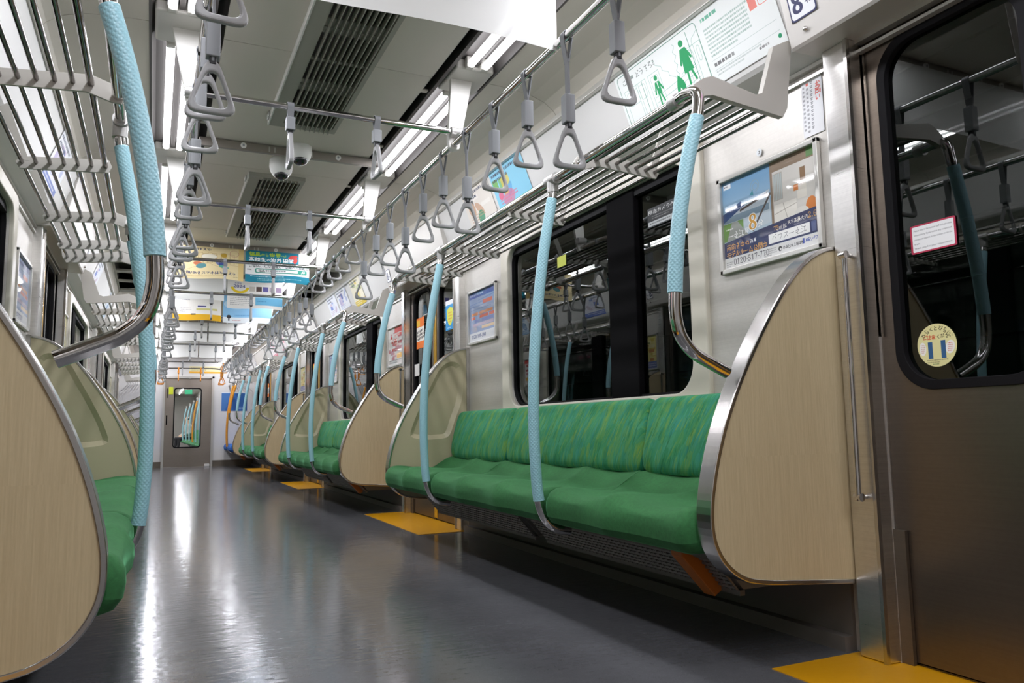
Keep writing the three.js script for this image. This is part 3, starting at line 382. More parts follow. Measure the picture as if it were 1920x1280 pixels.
// ceiling: centre panels, lamp troughs and side panels with open joints
{
  const c = new THREE.Group(); c.name = 'ceiling'; c.userData.kind = 'structure'; scene.add(c);
  meshOf('roof_lining', box(-1.46, 1.46, 2.62, 2.66, ZEND - 0.05, ZBACK), M.duct, c);
  const split = (a, b, cuts) => { let list = [[a, b]]; for (const [p, q] of cuts) list = list.flatMap(([u, v]) => q <= u || p >= v ? [[u, v]] : [[u, Math.max(u, p)], [Math.min(v, q), v]].filter(([m, n]) => n - m > 1e-4)); return list; };
  const ventCuts = VENTS.map(([z1, z0]) => [z0 + 0.06, z1 - 0.06]), retCut = [[-9.62, -7.63]];
  const centre = (a, b) => merge([box(-0.455, -0.105, 2.345, 2.36, a, b), box(0.15, 0.455, 2.345, 2.36, a, b), ...split(a, b, ventCuts).map(([u, v]) => box(-0.105, 0.15, 2.345, 2.36, u, v))]);
  const sides = (a, b) => { const keep = split(a, b, retCut), out = keep.map(([u, v]) => sweepProfile(ceilSidePts, u, v)), lo = Math.max(a, retCut[0][0]), hi = Math.min(b, retCut[0][1]); if (hi - lo > 1e-4) out.push(sweepProfile([[1.115, 2.252], [1.09, 2.285], [1.065, 2.31]], lo, hi), sweepProfile([[0.845, 2.361], [0.80, 2.363], [0.737, 2.365]], lo, hi)); return merge(out); };
  const edges = [ZBACK]; for (let z = -0.03; z > ZEND + 0.3; z -= 1.62) edges.push(z); edges.push(ZEND);
  for (let i = 0; i + 1 < edges.length; i++) { const a = edges[i + 1] + 0.004, b = edges[i]; meshOf('ceiling_panel', centre(a, b), M.ceiling, c); for (const s of [1, -1]) { const g = sides(a, b); meshOf('side_ceiling_panel', s < 0 ? mirror(g) : g, M.ceiling, c); } }
  for (const s of [1, -1]) {
    const trough = extXY(poly([[0.495, 2.345], [0.512, 2.345], [0.53, 2.40], [0.712, 2.40], [0.728, 2.362], [0.738, 2.362], [0.735, 2.42], [0.51, 2.42]]), ZEND, ZBACK);
    meshOf('lamp_trough', s < 0 ? mirror(trough) : trough, M.trough, c);
    const spine = extXY(poly([[0.605, 2.40], [0.608, 2.37], [0.629, 2.37], [0.632, 2.40]]), ZEND, ZBACK); meshOf('trough_spine', s < 0 ? mirror(spine) : spine, M.trough, c);
    for (const z of [-0.03, -1.65, -3.27, -4.89, -6.51, -8.09, -9.70, -11.30, -12.90, -14.50, -16.10]) { const g = box(0.528, 0.716, 2.352, 2.402, z - 0.13, z + 0.13, 0.012); meshOf('trough_block', s < 0 ? mirror(g) : g, M.fixture, c); };
    const dash = []; for (let z = -0.2; z > ZEND + 0.2; z -= 0.81) dash.push(box(0.455, 0.495, 2.358, 2.366, z - 0.03, z)); const d = merge(dash); meshOf('slot_bridge', s < 0 ? mirror(d) : d, M.ceiling, c);
  }
}
// windows
function makeWindow(s, n, z0, z1, mull) {
  const w = new THREE.Group(); w.name = 'window_' + n; w.userData.kind = 'structure'; scene.add(w);
  const put = (name, g, m) => meshOf(name, s < 0 ? mirror(g) : g, m, w);
  const ring = rrShape(z0 - 0.1, 0.805, z1 + 0.1, 1.90, 0.05, THREE.Shape); ring.holes.push(rrShape(z0, 0.85, z1, 1.83, 0.13, THREE.Path, 0.1)); put('window_frame', extSide(ring, WALL - 0.022, WALL + 0.004, 0.006, 12), M.frp);
  const rev = rrShape(z0 - 0.012, 0.838, z1 + 0.012, 1.842, 0.14, THREE.Shape, 0.11); rev.holes.push(rrShape(z0 + 0.012, 0.862, z1 - 0.012, 1.818, 0.12, THREE.Path, 0.09)); put('rubber_seal', extSide(rev, WALL + 0.012, WALL + 0.05, 0, 12), M.rubber);
  put('pane', extSide(rrShape(z0, 0.85, z1, 1.83, 0.13, THREE.Shape, 0.1), WALL + 0.03, WALL + 0.0305, 0, 12), M.glass);
  if (mull) { put('mullion', box(WALL + 0.002, WALL + 0.05, 0.85, 1.83, -mull[1], -mull[0], 0.006), M.black); put('upper_sash_rail', box(WALL + 0.008, WALL + 0.05, 1.79, 1.83, -z1 + 0.02, -z0 - 0.02), M.rubber); }
  return w;
}
let wn = 1, firstWindow;
for (const s of [1, -1]) { for (const k of benchK) { const w = makeWindow(s, wn++, winZ[0] + PITCHZ * k, winZ[1] + PITCHZ * k, [2.96 + PITCHZ * k, 3.20 + PITCHZ * k]); if (s > 0 && k === 0) firstWindow = w; } makeWindow(s, wn++, 16.55, 17.35, null); }
meshOf('camera_notice_sticker', sidePanel(1, -2.60, -2.885, 1.615, 1.705, WALL + 0.027), paperMat(T.camera, 0.6), firstWindow);
meshOf('small_yellow_sticker', sidePanel(1, -3.665, -3.765, 1.605, 1.665, WALL + 0.027), std({ color: 0xc9d04a, roughness: 0.5 }), firstWindow);

// doors: posts, header, two sliding leaves
function makeDoor(s, n, c) {
  const d = new THREE.Group(); d.name = 'door_' + n; d.userData.kind = 'structure'; scene.add(d);
  const put = (name, g, m, p = d) => meshOf(name, s < 0 ? mirror(g) : g, m, p);
  for (const e of [-1, 1]) {
    const a = c + e * 0.603, b = c + e * 0.706, z0 = Math.min(a, b), z1 = Math.max(a, b);
    put('door_post', box(1.285, WALL + 0.055, FLOOR + 0.003, 1.93, z0, z1, 0.006), M.steel);
    put('post_edge_strip', box(1.278, 1.292, FLOOR + 0.003, 1.93, (e > 0 ? z0 : z1 - 0.012), (e > 0 ? z0 + 0.012 : z1)), M.edge);
    put('lower_guard', box(1.338, 1.3505, FLOOR + 0.003, 0.40, c + e * 0.583 - 0.02, c + e * 0.583 + 0.02), M.darkSteel);
    // leaf
    const l0 = e < 0 ? -c + 0.006 : -c - 0.66, l1 = e < 0 ? -c + 0.66 : -c - 0.006, sh = poly([[l0, FLOOR + 0.012], [l1, FLOOR + 0.012], [l1, 1.96], [l0, 1.96]]), g0 = l0 + (e < 0 ? 0.10 : 0.115), g1 = l1 - (e < 0 ? 0.115 : 0.10);
    sh.holes.push(rrShape(g0, 0.82, g1, 1.88, 0.11, THREE.Path)); const leaf = put('door_leaf', extSide(sh, 1.352, 1.384, 0, 12), M.doorSteel);
    const seal = rrShape(g0 - 0.012, 0.808, g1 + 0.012, 1.892, 0.12); seal.holes.push(rrShape(g0 + 0.016, 0.836, g1 - 0.016, 1.864, 0.1, THREE.Path)); put('rubber_seal', extSide(seal, 1.346, 1.374, 0.002, 12), M.rubber, leaf);
    put('pane', extSide(rrShape(g0, 0.82, g1, 1.88, 0.11), 1.366, 1.3665, 0, 12), M.glass, leaf);
    const ys = e < 0 ? [c - 0.03, c - 0.008] : [c + 0.008, c + 0.03]; put('yellow_strip', box(1.348, 1.354, FLOOR + 0.02, 1.95, ys[0], ys[1]), M.yellowStrip, leaf);
  }
  put('meeting_seal', box(1.350, 1.379, FLOOR + 0.01, 1.95, c - 0.008, c + 0.008), M.rubber);
  const hp = poly([[1.355, 1.93], [1.19, 1.925], [1.182, 1.933], [1.108, 2.248], [1.355, 2.248]]); const hd = put('door_header', extXY(hp, c - 0.735, c + 0.735, 0.004), M.fixture); 
  return { d, hd };
}
const hx = (y) => 1.182 - (y - 1.933) / (2.248 - 1.933) * 0.074 - 0.0035;      // x of the header face at height y
let dn = 1; const doors = {};
for (const s of [1, -1]) doorC.forEach((c, i) => { doors[s + ':' + i] = makeDoor(s, dn++, c); });
for (const s of [1, -1]) doorC.forEach((c, i) => {
  const { d } = doors[s + ':' + i], e = s > 0 ? 1 : -1;
  meshOf('car_number_sign', sidePanel(s, c - 0.60, c - 0.705, 2.0, 2.105, hx(2.0), hx(2.105)), paperMat(T.eight, 0.35), d).userData.label = 'white sign with a navy 8';
  if (s > 0 && i === 0) { const scr = meshOf('display_screen', sidePanel(s, c - 0.24, c - 0.50, 2.0, 2.16, hx(2.0), hx(2.16)), std({ color: 0x000000, emissive: 0xffffff, emissiveMap: T.lcd, emissiveIntensity: 0.9, roughness: 0.3 }), d); scr.userData.label = 'pink display screen'; }
  const b = new THREE.SphereGeometry(0.009, 12, 8); b.translate(s * hx(1.965), 1.965, c - 0.66); meshOf('header_screw', b, M.chrome, d);
});
{ // stickers on door panes of the right side
  const d0 = doors['1:0'].d, d1 = doors['1:1'].d, x = 1.362;
  meshOf('english_notice', sidePanel(1, -1.405, -1.55, 1.21, 1.295, x), paperMat(T.please), d0);
  const disc = new THREE.CircleGeometry(0.062, 40); disc.rotateY(-Math.PI / 2); disc.translate(x, 0.935, -1.492); meshOf('round_door_warning', disc, paperMat(T.doorWarn), d0);
  meshOf('orange_sticker', sidePanel(1, -6.13, -6.33, 1.40, 1.66, x), paperMat(T.stickerOrange), d1); meshOf('shield_sticker', sidePanel(1, -5.41, -5.60, 1.47, 1.70, x), paperMat(T.stickerShield), d1); meshOf('white_notice', sidePanel(1, -6.22, -6.36, 1.17, 1.27, 1.3495), M.white, d1);
  for (const i of [2, 3]) meshOf('orange_sticker', sidePanel(1, doorC[i] - 0.31, doorC[i] - 0.5, 1.40, 1.66, x), paperMat(T.stickerOrange), doors['1:' + i].d);
}
// tunnel outside the windows
for (const s of [1, -1]) { const rows = []; for (let y = -0.4; y < 3; y += 0.24) rows.push(box(2.25, 2.33, y + 0.006, y + 0.234, -20, 4)); rows.push(box(2.27, 2.36, -0.5, 3.1, -20, 4)); const g = merge(rows); struct('wall_tunnel_' + sideName(s), s < 0 ? mirror(g) : g, M.tunnel); }
struct('trim_tunnel_bed', box(-2.4, 2.4, -0.6, -0.5, -20, 4), M.tunnel);

// ───────────────────────── partitions, benches, poles, racks ─────────────────────────
const outline = smooth([[1.325, 1.285], [1.25, 1.272], [1.175, 1.235], [1.105, 1.175], [1.03, 1.085], [0.945, 0.962], [0.868, 0.832], [0.806, 0.70], [0.764, 0.565], [0.748, 0.46], [0.757, 0.385], [0.795, 0.322], [0.86, 0.277], [0.95, 0.258], [1.06, 0.248], [1.20, 0.236], [1.325, 0.226]], 90, false);
const outlineIn = inset(outline, 0.014);
const recess = smooth([[1.20, 1.185], [1.262, 1.165], [1.285, 1.09], [1.278, 0.93], [1.225, 0.78], [1.175, 0.668], [1.10, 0.652], [0.96, 0.655], [0.905, 0.675], [0.925, 0.76], [0.99, 0.90], [1.06, 1.03], [1.125, 1.14]], 56);
const recessIn = inset(recess, 0.03);
function recessGeo(zf, dir, depth) {            // face with a dished recess; dir = +1 when the face looks to +z
  const front = poly(outlineIn); front.holes.push(new THREE.Path(recess.map(([x, y]) => V2(x, y)))); const a = new THREE.ShapeGeometry(front), b = new THREE.ShapeGeometry(poly(recessIn)); a.translate(0, 0, zf); b.translate(0, 0, zf - dir * depth);
  const pos = [], n = recess.length; for (let i = 0; i < n; i++) { const j = (i + 1) % n, A = [...recess[i], zf], B = [...recess[j], zf], C = [...recessIn[j], zf - dir * depth], D = [...recessIn[i], zf - dir * depth]; pos.push(...A, ...D, ...C, ...A, ...C, ...B); }
  const w = new THREE.BufferGeometry(); w.setAttribute('position', new THREE.Float32BufferAttribute(pos, 3)); w.setAttribute('uv', new THREE.Float32BufferAttribute(new Array(pos.length / 3 * 2).fill(0), 2)); w.computeVertexNormals();
  const fix = (g) => { g = g.toNonIndexed(); if (dir < 0) { const p = g.attributes.position.array; for (let i = 0; i < p.length; i += 9) for (let c = 0; c < 3; c++) { const t = p[i + c]; p[i + c] = p[i + 3 + c]; p[i + 3 + c] = t; } } g.computeVertexNormals(); return g; };
  return merge([fix(a), fix(b), w]);
}
function makePartition(s, z, dir, label) {     // dir = +1: bench lies on the +z side
  const t = new Thing('seat_partition', label, 'partition', [s * 1.05, FLOOR, z], `seat end partitions on the ${sideName(s)} side`), o = { s };
  const ring = poly(outline); ring.holes.push(new THREE.Path(outlineIn.map(([x, y]) => V2(x, y)))); t.add('edge_band', extXY(ring, z - 0.032, z + 0.032, 0.003), M.edge, o);
  const f = z - dir * 0.028; t.add('wood_panel', extXY(poly(inset(outline, 0.0135)), Math.min(f, z), Math.max(f, z)), M.wood, o);
  t.add('inner_panel', recessGeo(z + dir * 0.028, dir, 0.024), M.inner, o);
  const zb = z - dir * 0.095; const gb = t.add('grab_bar', bar([1.258, 1.245, zb], [1.252, 0.485, zb], 0.0095), M.chrome, o);
  for (const y of [1.235, 0.495]) t.add('bar_mount', merge([bar([1.255, y, zb], [1.284, y, zb], 0.0075, 10), bar([1.255, y, zb - 0.012], [1.255, y, zb + 0.012], 0.0125, 12)]), M.chrome, { s, parent: gb });
  t.add('wall_channel', box(1.312, 1.334, 0.235, 1.285, z - 0.036, z + 0.036), M.edge, o);
  return t;
}
// cushions: closed profile swept along z, rounded at both ends and dished per seat
function cushion(profile, z0, z1, seats, dish, weight, endR = 0.025) {
  const nP = profile.length, nS = seats * 14, cx = profile.reduce((a, p) => a + p[0], 0) / nP, cy = profile.reduce((a, p) => a + p[1], 0) / nP, len = Math.abs(z1 - z0), zs = [];
  for (let i = 0; i <= 5; i++) zs.push(endR * (1 - Math.cos(i / 5 * Math.PI / 2))); for (let i = 1; i < nS; i++) zs.push(endR + (len - 2 * endR) * i / nS); for (let i = 5; i >= 0; i--) zs.push(len - endR * (1 - Math.cos(i / 5 * Math.PI / 2)));
  const arc = [0]; for (let i = 1; i <= nP; i++) arc.push(arc[i - 1] + Math.hypot(profile[i % nP][0] - profile[i - 1][0], profile[i % nP][1] - profile[i - 1][1]));
  const pos = [], uv = [], idx = [], R = nP + 1;
  for (const t of zs) {
    const e = Math.min(t, len - t), k = e >= endR ? 0 : endR - Math.sqrt(Math.max(0, endR * endR - (endR - e) ** 2)), ph = (t / len * seats) % 1, b = Math.sin(Math.PI * ph) ** 0.8 - 0.5;
    for (let i = 0; i <= nP; i++) { const [x, y] = profile[i % nP], dx = cx - x, dy = cy - y, l = Math.hypot(dx, dy) || 1, wt = weight(x, y), dd = dish * b * wt; pos.push(x + dx / l * (k + dd * 0.0) + (wt.dx || 0), y + dy / l * k, 0); const q = pos.length - 3; const wv = weight(x, y, true); pos[q] += wv[0] * dish * b; pos[q + 1] += wv[1] * dish * b; pos[q + 2] = z0 - t; uv.push(t / 0.9, arc[i] / 0.9); }
  }
  for (let j = 0; j + 1 < zs.length; j++) for (let i = 0; i < nP; i++) { const a = j * R + i, b = a + 1, c = a + R, d = c + 1; idx.push(a, c, b, b, c, d); }
  for (const [row, flip] of [[0, false], [zs.length - 1, true]]) { const c = pos.length / 3; let mz = pos[row * R * 3 + 2]; pos.push(cx, cy, mz); uv.push(0, 0); for (let i = 0; i < nP; i++) { const a = row * R + i; if (flip) idx.push(c, a + 1, a); else idx.push(c, a, a + 1); } }
  const g = new THREE.BufferGeometry(); g.setAttribute('position', new THREE.Float32BufferAttribute(pos, 3)); g.setAttribute('uv', new THREE.Float32BufferAttribute(uv, 2)); g.setIndex(idx); g.computeVertexNormals();
  return g;
}
const seatProfile = smooth([[0.716, 0.405], [0.722, 0.448], [0.752, 0.474], [0.82, 0.479], [0.92, 0.468], [1.03, 0.462], [1.12, 0.475], [1.185, 0.517], [1.225, 0.535], [1.25, 0.50], [1.24, 0.40], [1.16, 0.368], [0.95, 0.352], [0.80, 0.342], [0.745, 0.348], [0.723, 0.37]], 44).reverse();
const backProfile = smooth([[1.193, 0.535], [1.186, 0.575], [1.192, 0.64], [1.212, 0.72], [1.236, 0.79], [1.25, 0.822], [1.268, 0.836], [1.292, 0.83], [1.302, 0.80], [1.302, 0.66], [1.298, 0.54], [1.27, 0.515], [1.215, 0.517]], 40).reverse();
const seatW = (x, y, v) => v ? (y > 0.44 ? [0, -1] : (x < 0.75 ? [0.6, 0] : [0, 0])) : 0;
const backW = (x, y, v) => v ? (x < 1.27 ? [0.8, 0] : [0, 0]) : 0;
function makeBench(s, z0, z1, split, seatM, backM, label, group) {
  const t = new Thing('bench_seat', label, 'bench', [s * 1.05, FLOOR, (z0 + z1) / 2], group), o = { s }, tot = split.reduce((a, b) => a + b, 0); let z = z0;
  for (const n of split) { const ze = z - (z0 - z1) * n / tot; t.add('seat_cushion', cushion(seatProfile, z - 0.0015, ze + 0.0015, n, 0.030, seatW, 0.062), seatM, o); t.add('backrest', cushion(backProfile, z - 0.001, ze + 0.001, n, 0.012, backW, 0.04), backM, o); z = ze; }
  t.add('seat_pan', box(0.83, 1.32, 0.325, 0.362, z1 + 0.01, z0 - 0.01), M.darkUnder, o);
  t.add('back_board', box(1.296, 1.33, 0.36, 0.828, z1 + 0.005, z0 - 0.005), M.frp, o);
  const hl = (z0 - z1) / tot; const gr = [];
  for (const [a, b] of tot > 3 ? [[0.35, 3.2], [3.5, 6.55]] : [[0.3, 2.6]]) {
    const A = z0 - a * hl, B = z0 - b * hl, list = [], P = (u) => [0.93 + u * 0.10, 0.305 - u * 0.115];                // slanted grille under the bench
    for (let i = 0; i <= 8; i++) { const [x, y] = P(i / 8); list.push(box(x - 0.004, x + 0.004, y - 0.004, y + 0.004, B, A)); }
    for (let i = 0, n = Math.round((A - B) / 0.03); i <= n; i++) { const q = A - (A - B) * i / n, [x0, y0] = P(0), [x1, y1] = P(1); const g = new THREE.BoxGeometry(Math.hypot(x1 - x0, y1 - y0), 0.006, 0.005); g.rotateZ(Math.atan2(y1 - y0, x1 - x0)); g.translate((x0 + x1) / 2, (y0 + y1) / 2, q); list.push(muv(g)); }
    const hb = t.add('heater_box', extXY(poly([[0.945, 0.315], [1.05, 0.196], [1.30, 0.196], [1.30, 0.315]]), B + 0.002, A - 0.002), M.duct, o); t.add('heater_grille', merge(list), M.grille, { s, parent: hb });
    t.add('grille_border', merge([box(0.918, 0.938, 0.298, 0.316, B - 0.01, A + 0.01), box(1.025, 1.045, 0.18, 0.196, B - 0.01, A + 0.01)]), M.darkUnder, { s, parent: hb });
  }
  t.add('end_bracket', extXY(poly([[0.87, 0.33], [1.0, 0.33], [1.06, 0.20], [1.0, 0.165], [0.875, 0.30]]), z0 - 0.30, z0 - 0.24, 0.004), M.orangePlate, { s, label: 'orange brown plate' });
  return t;
}
const poleCurve = (pts) => new THREE.CatmullRomCurve3(pts.map((p) => V3(...p)), false, 'centripetal');
function coverGeo(curve, yTop, yBot, r) {
  const P = []; for (let i = 0; i <= 400; i++) { const p = curve.getPointAt(i / 400); if (p.y <= yTop && p.y >= yBot) P.push(p); }
  const keep = []; const n = 22; for (let i = 0; i <= n; i++) keep.push(P[Math.round(i / n * (P.length - 1))]); const c = new THREE.CatmullRomCurve3(keep), L = c.getLength(), g = new THREE.TubeGeometry(c, 60, r, 20, false), uv = g.attributes.uv; for (let i = 0; i < uv.count; i++) { uv.setX(i, uv.getX(i) * L / 0.0142); uv.setY(i, uv.getY(i) * 10); }
  const caps = [0, 1].map((u) => { const p = c.getPointAt(u), d = c.getTangentAt(u), k = new THREE.TorusGeometry(r - 0.002, 0.0025, 6, 20); k.applyQuaternion(new THREE.Quaternion().setFromUnitVectors(V3(0, 0, 1), d)); k.translate(p.x, p.y, p.z); return k; });
  return merge([g, ...caps]);
}
const RACKX = 0.80, RACKY = 1.737;
function makeEndPole(s, z, dir, cov, label, group) {      // dir: rack side (+1 rack on +z side)
  const c = poleCurve([[RACKX, RACKY, z + dir * 0.115], [RACKX, RACKY + 0.004, z + dir * 0.06], [RACKX + 0.002, RACKY - 0.012, z + dir * 0.012], [0.793, 1.66, z], [0.765, 1.565, z], [0.735, 1.45, z], [0.711, 1.335, z], [0.693, 1.22, z], [0.682, 1.10, z], [0.681, 1.03, z], [0.697, 0.972, z], [0.738, 0.928, z], [0.80, 0.897, z], [0.858, 0.872, z]]);
  const t = new Thing('grab_pole', label, 'pole', [s * 0.75, 0.87, z], group); t.add('chrome_tube', new THREE.TubeGeometry(c, 90, 0.0185, 16, false), M.chrome, { s }); t.add('grip_cover', coverGeo(c, 1.642, 1.10, 0.0222), cov, { s, label: 'dimpled grip cover' });
  t.add('rack_collar', bar([RACKX, RACKY, z + dir * 0.10], [RACKX, RACKY, z + dir * 0.135], 0.0235, 18), M.silver, { s });
  return t;
}
function makeMidPole(s, z, cov, label, group) {
  const c = poleCurve([[0.803, 1.72, z], [0.797, 1.665, z], [0.757, 1.46, z], [0.724, 1.236, z], [0.705, 1.06, z], [0.696, 0.93, z], [0.691, 0.74, z], [0.695, 0.575, z], [0.705, 0.445, z], [0.717, 0.396, z], [0.742, 0.352, z], [0.785, 0.322, z], [0.84, 0.312, z]]);
  const t = new Thing('grab_pole', label, 'pole', [s * 0.75, 0.32, z], group); t.add('chrome_tube', new THREE.TubeGeometry(c, 110, 0.0185, 16, false), M.chrome, { s }); t.add('grip_cover', coverGeo(c, 1.655, 0.435, 0.0222), cov, { s, label: 'dimpled grip cover' });
  t.add('tee_joint', merge([bar([RACKX, RACKY, z - 0.038], [RACKX, RACKY, z + 0.038], 0.0245, 18), bar([RACKX, RACKY, z], [0.802, 1.685, z], 0.0235, 18)]), M.silver, { s });
  return t;
}
function makeRack(s, z0, z1, tabs, plain, label, group, endCap) {
  const t = new Thing('luggage_rack', label, 'rack', [s * 1.0, 1.75, (z0 + z1) / 2], group), o = { s };
  t.add('front_pipe', bar([RACKX, RACKY, z0 - 0.10], [RACKX, RACKY, z1 + (endCap ? 0.10 : 0)], 0.0165, 16), M.chrome, o);
  const xs = [0.874, 0.921, 0.967, 1.013, 1.059, 1.105, 1.150], ys = xs.map((x) => 1.762 - (x - 0.874) * 0.07);
  xs.forEach((x, i) => t.add('slat', bar([x, ys[i], z0 - 0.012], [x, ys[i], z1 + 0.012], i ? 0.0075 : 0.0105, 10), M.rackTube, o));
  const vee = [[0.80, 1.716], [0.784, 1.735], [0.80, 1.757], [0.835, 1.782], [0.872, 1.797], [1.045, 1.766], [1.072, 1.776], [1.130, 1.945], [1.198, 1.980], [1.211, 1.966], [1.200, 1.90], [1.176, 1.742], [1.155, 1.708], [0.87, 1.734]];
  for (const z of endCap ? [z0, z1] : [z0]) t.add('end_bracket', extXY(poly(vee), z - 0.011, z + 0.011, 0.001), M.rackPlate, o);
  const plate = [[0.862, 1.736], [0.850, 1.760], [0.862, 1.787], [1.12, 1.768], [1.155, 1.762], [1.172, 1.742], [1.158, 1.718], [1.12, 1.719]], tab = [[0.79, 1.712], [0.775, 1.737], [0.79, 1.762], [0.81, 1.768], [0.875, 1.790], [1.12, 1.768], [1.155, 1.762], [1.172, 1.742], [1.158, 1.718], [1.12, 1.719], [0.885, 1.735], [0.815, 1.713]];
  for (const z of tabs) t.add('support_plate', extXY(poly(tab), z - 0.005, z + 0.005, 0.001), M.rackPlate, o); for (const z of plain) t.add('support_plate', extXY(poly(plate), z - 0.005, z + 0.005, 0.001), M.rackPlate, o);
  for (const z of [...tabs, ...plain]) t.add('wall_stay', extXY(poly([[1.128, 1.75], [1.158, 1.75], [1.232, 1.945], [1.205, 1.965]]), z - 0.006, z + 0.006), M.rackPlate, o);
  return t;
}
for (const s of [1, -1]) {
  const side = sideName(s), zm = ZN - 0.034, zf = ZF + 0.034, q = (zm - zf) / 7;
  const pn = makePartition(s, ZN, -1, `beige wood partition at the near end of the ${side} bench ${nth[0]}`), pf = makePartition(s, ZF, 1, `beige partition with dished inner face at the far end of the ${side} bench ${nth[0]}`);
  const bench = makeBench(s, zm, zf, [2, 3, 2], M.cushion, M.back, `green seven seat bench on the ${side}, ${nth[0]}`, `green benches on the ${side}`);
  const e0 = makeEndPole(s, ZN, -1, M.cover, `blue gripped bent pole on the near partition of the ${side} bench ${nth[0]}`, `grab poles on the ${side}`), e1 = makeEndPole(s, ZF, 1, M.cover, `blue gripped bent pole on the far partition of the ${side} bench ${nth[0]}`, `grab poles on the ${side}`);
  const m0 = makeMidPole(s, zm - 2 * q, M.cover, `blue gripped pole at the nearer seat divide of the ${side} bench ${nth[0]}`, `grab poles on the ${side}`), m1 = makeMidPole(s, zm - 5 * q, M.cover, `blue gripped pole at the farther seat divide of the ${side} bench ${nth[0]}`, `grab poles on the ${side}`);
  const rack = makeRack(s, ZN - 0.03, ZF + 0.03, [-2.53, -4.12, -4.72], [-3.32], `chrome luggage rack above the ${side} bench ${nth[0]}`, `luggage racks on the ${side}`, true);
  for (const k of [1, 2]) for (const t of [pn, pf, bench, e0, e1, m0, m1, rack]) t.copy(-PITCHZ * k, t.g.userData.label.replace(nth[0], nth[k]));
  // priority corner
  const zp = ZN - 3 * PITCHZ, pp = makePartition(s, zp, -1, `beige wood partition beside the blue priority seat on the ${side}`);
  makeBench(s, zp - 0.034, ZEND + 0.004, [3], M.blueSeat, M.blueSeat, `blue priority bench in the far ${side} corner`, 'blue priority benches');
  makeEndPole(s, zp, -1, M.orangeCover, `orange gripped bent pole on the ${side} priority partition`, 'orange grab poles'); makeMidPole(s, zp - 0.62, M.orangeCover, `orange gripped pole in front of the ${side} blue priority bench`, 'orange grab poles');
  makeRack(s, zp - 0.03, ZEND + 0.002, [zp - 0.62], [], `chrome luggage rack above the ${side} blue priority bench`, `luggage racks on the ${side}`, false);
}

// ───────────────────────── strap rails, cross rails, straps ─────────────────────────
const barZ = [-0.03, -1.65, -3.27, -4.89, -6.51, -8.09, -9.70, -11.30, -12.90, -16.10];
for (const s of [1, -1]) {
  const t = new Thing('strap_rail', `long chrome strap rail along the ${sideName(s)} side of the ceiling`, 'rail', [s * RAILX, RAILY, -7.5], 'strap rails');
  t.add('rail_tube', bar([RAILX, RAILY, 1.8], [RAILX, RAILY, -16.9], 0.0155, 16), M.chrome, { s });
  for (const z of barZ) {
    const sh = poly([[0.545, 2.405], [0.665, 2.405], [0.650, 2.345], [0.602, 2.105], [0.592, 2.045], [0.583, 2.012], [0.558, 2.004], [0.535, 2.016], [0.530, 2.045], [0.532, 2.11], [0.545, 2.345]]);
    t.add('hanger', extXY(sh, z - 0.014, z + 0.014, 0.004), M.whitePaint, { s });
  }
}
barZ.forEach((z, i) => {
  const t = new Thing('cross_rail', `chrome cross rail over the aisle, ${ordinal(i)} from the camera`, 'rail', [0, 2.085, z], 'cross rails'); t.add('rail_tube', bar([-0.575, 2.085, z + 0.03], [0.575, 2.085, z + 0.03], 0.0135, 14), M.chrome);
  for (const s of [1, -1]) t.add('end_socket', merge([bar([0.535, 2.085, z + 0.03], [0.60, 2.085, z + 0.03], 0.022, 16), bar([0.575, 2.085, z + 0.03], [0.575, 2.085, z], 0.016, 10)]), M.silver, { s });
});
{ const t = new Thing('end_rail', 'bent chrome rail joining the strap rails before the end door', 'rail', [0, 2.03, -17.0]); t.add('rail_tube', tube([[-0.70, 1.97, -16.75], [-0.60, 2.01, -16.95], [-0.45, 2.03, -17.02], [0, 2.03, -17.03], [0.45, 2.03, -17.02], [0.60, 2.01, -16.95], [0.70, 1.97, -16.75]], 0.0135, 50, 12), M.chrome); }
// strap parts about the rail axis: ring plane = XY, the rail runs along z
function roundedTri(w, h, r, top, Cls) {
  const A = [-w / 2, -h], B = [w / 2, -h], C = [top, 0], D = [-top, 0], pts = [A, B, C, D], sh = new Cls(), n = 4, rs = [r, r, r * 0.75, r * 0.75];
  pts.forEach((p, i) => { const a = pts[(i + n - 1) % n], b = pts[(i + 1) % n], u = V2(a[0] - p[0], a[1] - p[1]), v = V2(b[0] - p[0], b[1] - p[1]), R1 = Math.min(rs[i], u.length() * 0.48), R2 = Math.min(rs[i], v.length() * 0.48); u.setLength(R1); v.setLength(R2); const s0 = [p[0] + u.x, p[1] + u.y], s1 = [p[0] + v.x, p[1] + v.y]; if (i === 0) sh.moveTo(...s0); else sh.lineTo(...s0); sh.quadraticCurveTo(p[0], p[1], ...s1); });
  sh.closePath(); return sh;
}
const ringShape = roundedTri(0.140, 0.150, 0.040, 0.016, THREE.Shape); { const hole = roundedTri(0.100, 0.100, 0.034, 0.014, THREE.Path); const P = new THREE.Path(hole.getPoints(8).map((p) => V2(p.x, p.y - 0.032))); ringShape.holes.push(P); }
const ringGeo = new THREE.ExtrudeGeometry(ringShape, { depth: 0.006, bevelEnabled: true, bevelSize: 0.0065, bevelThickness: 0.0065, bevelOffset: -0.0065, bevelSegments: 3, curveSegments: 6 }); ringGeo.translate(0, 0, -0.003);
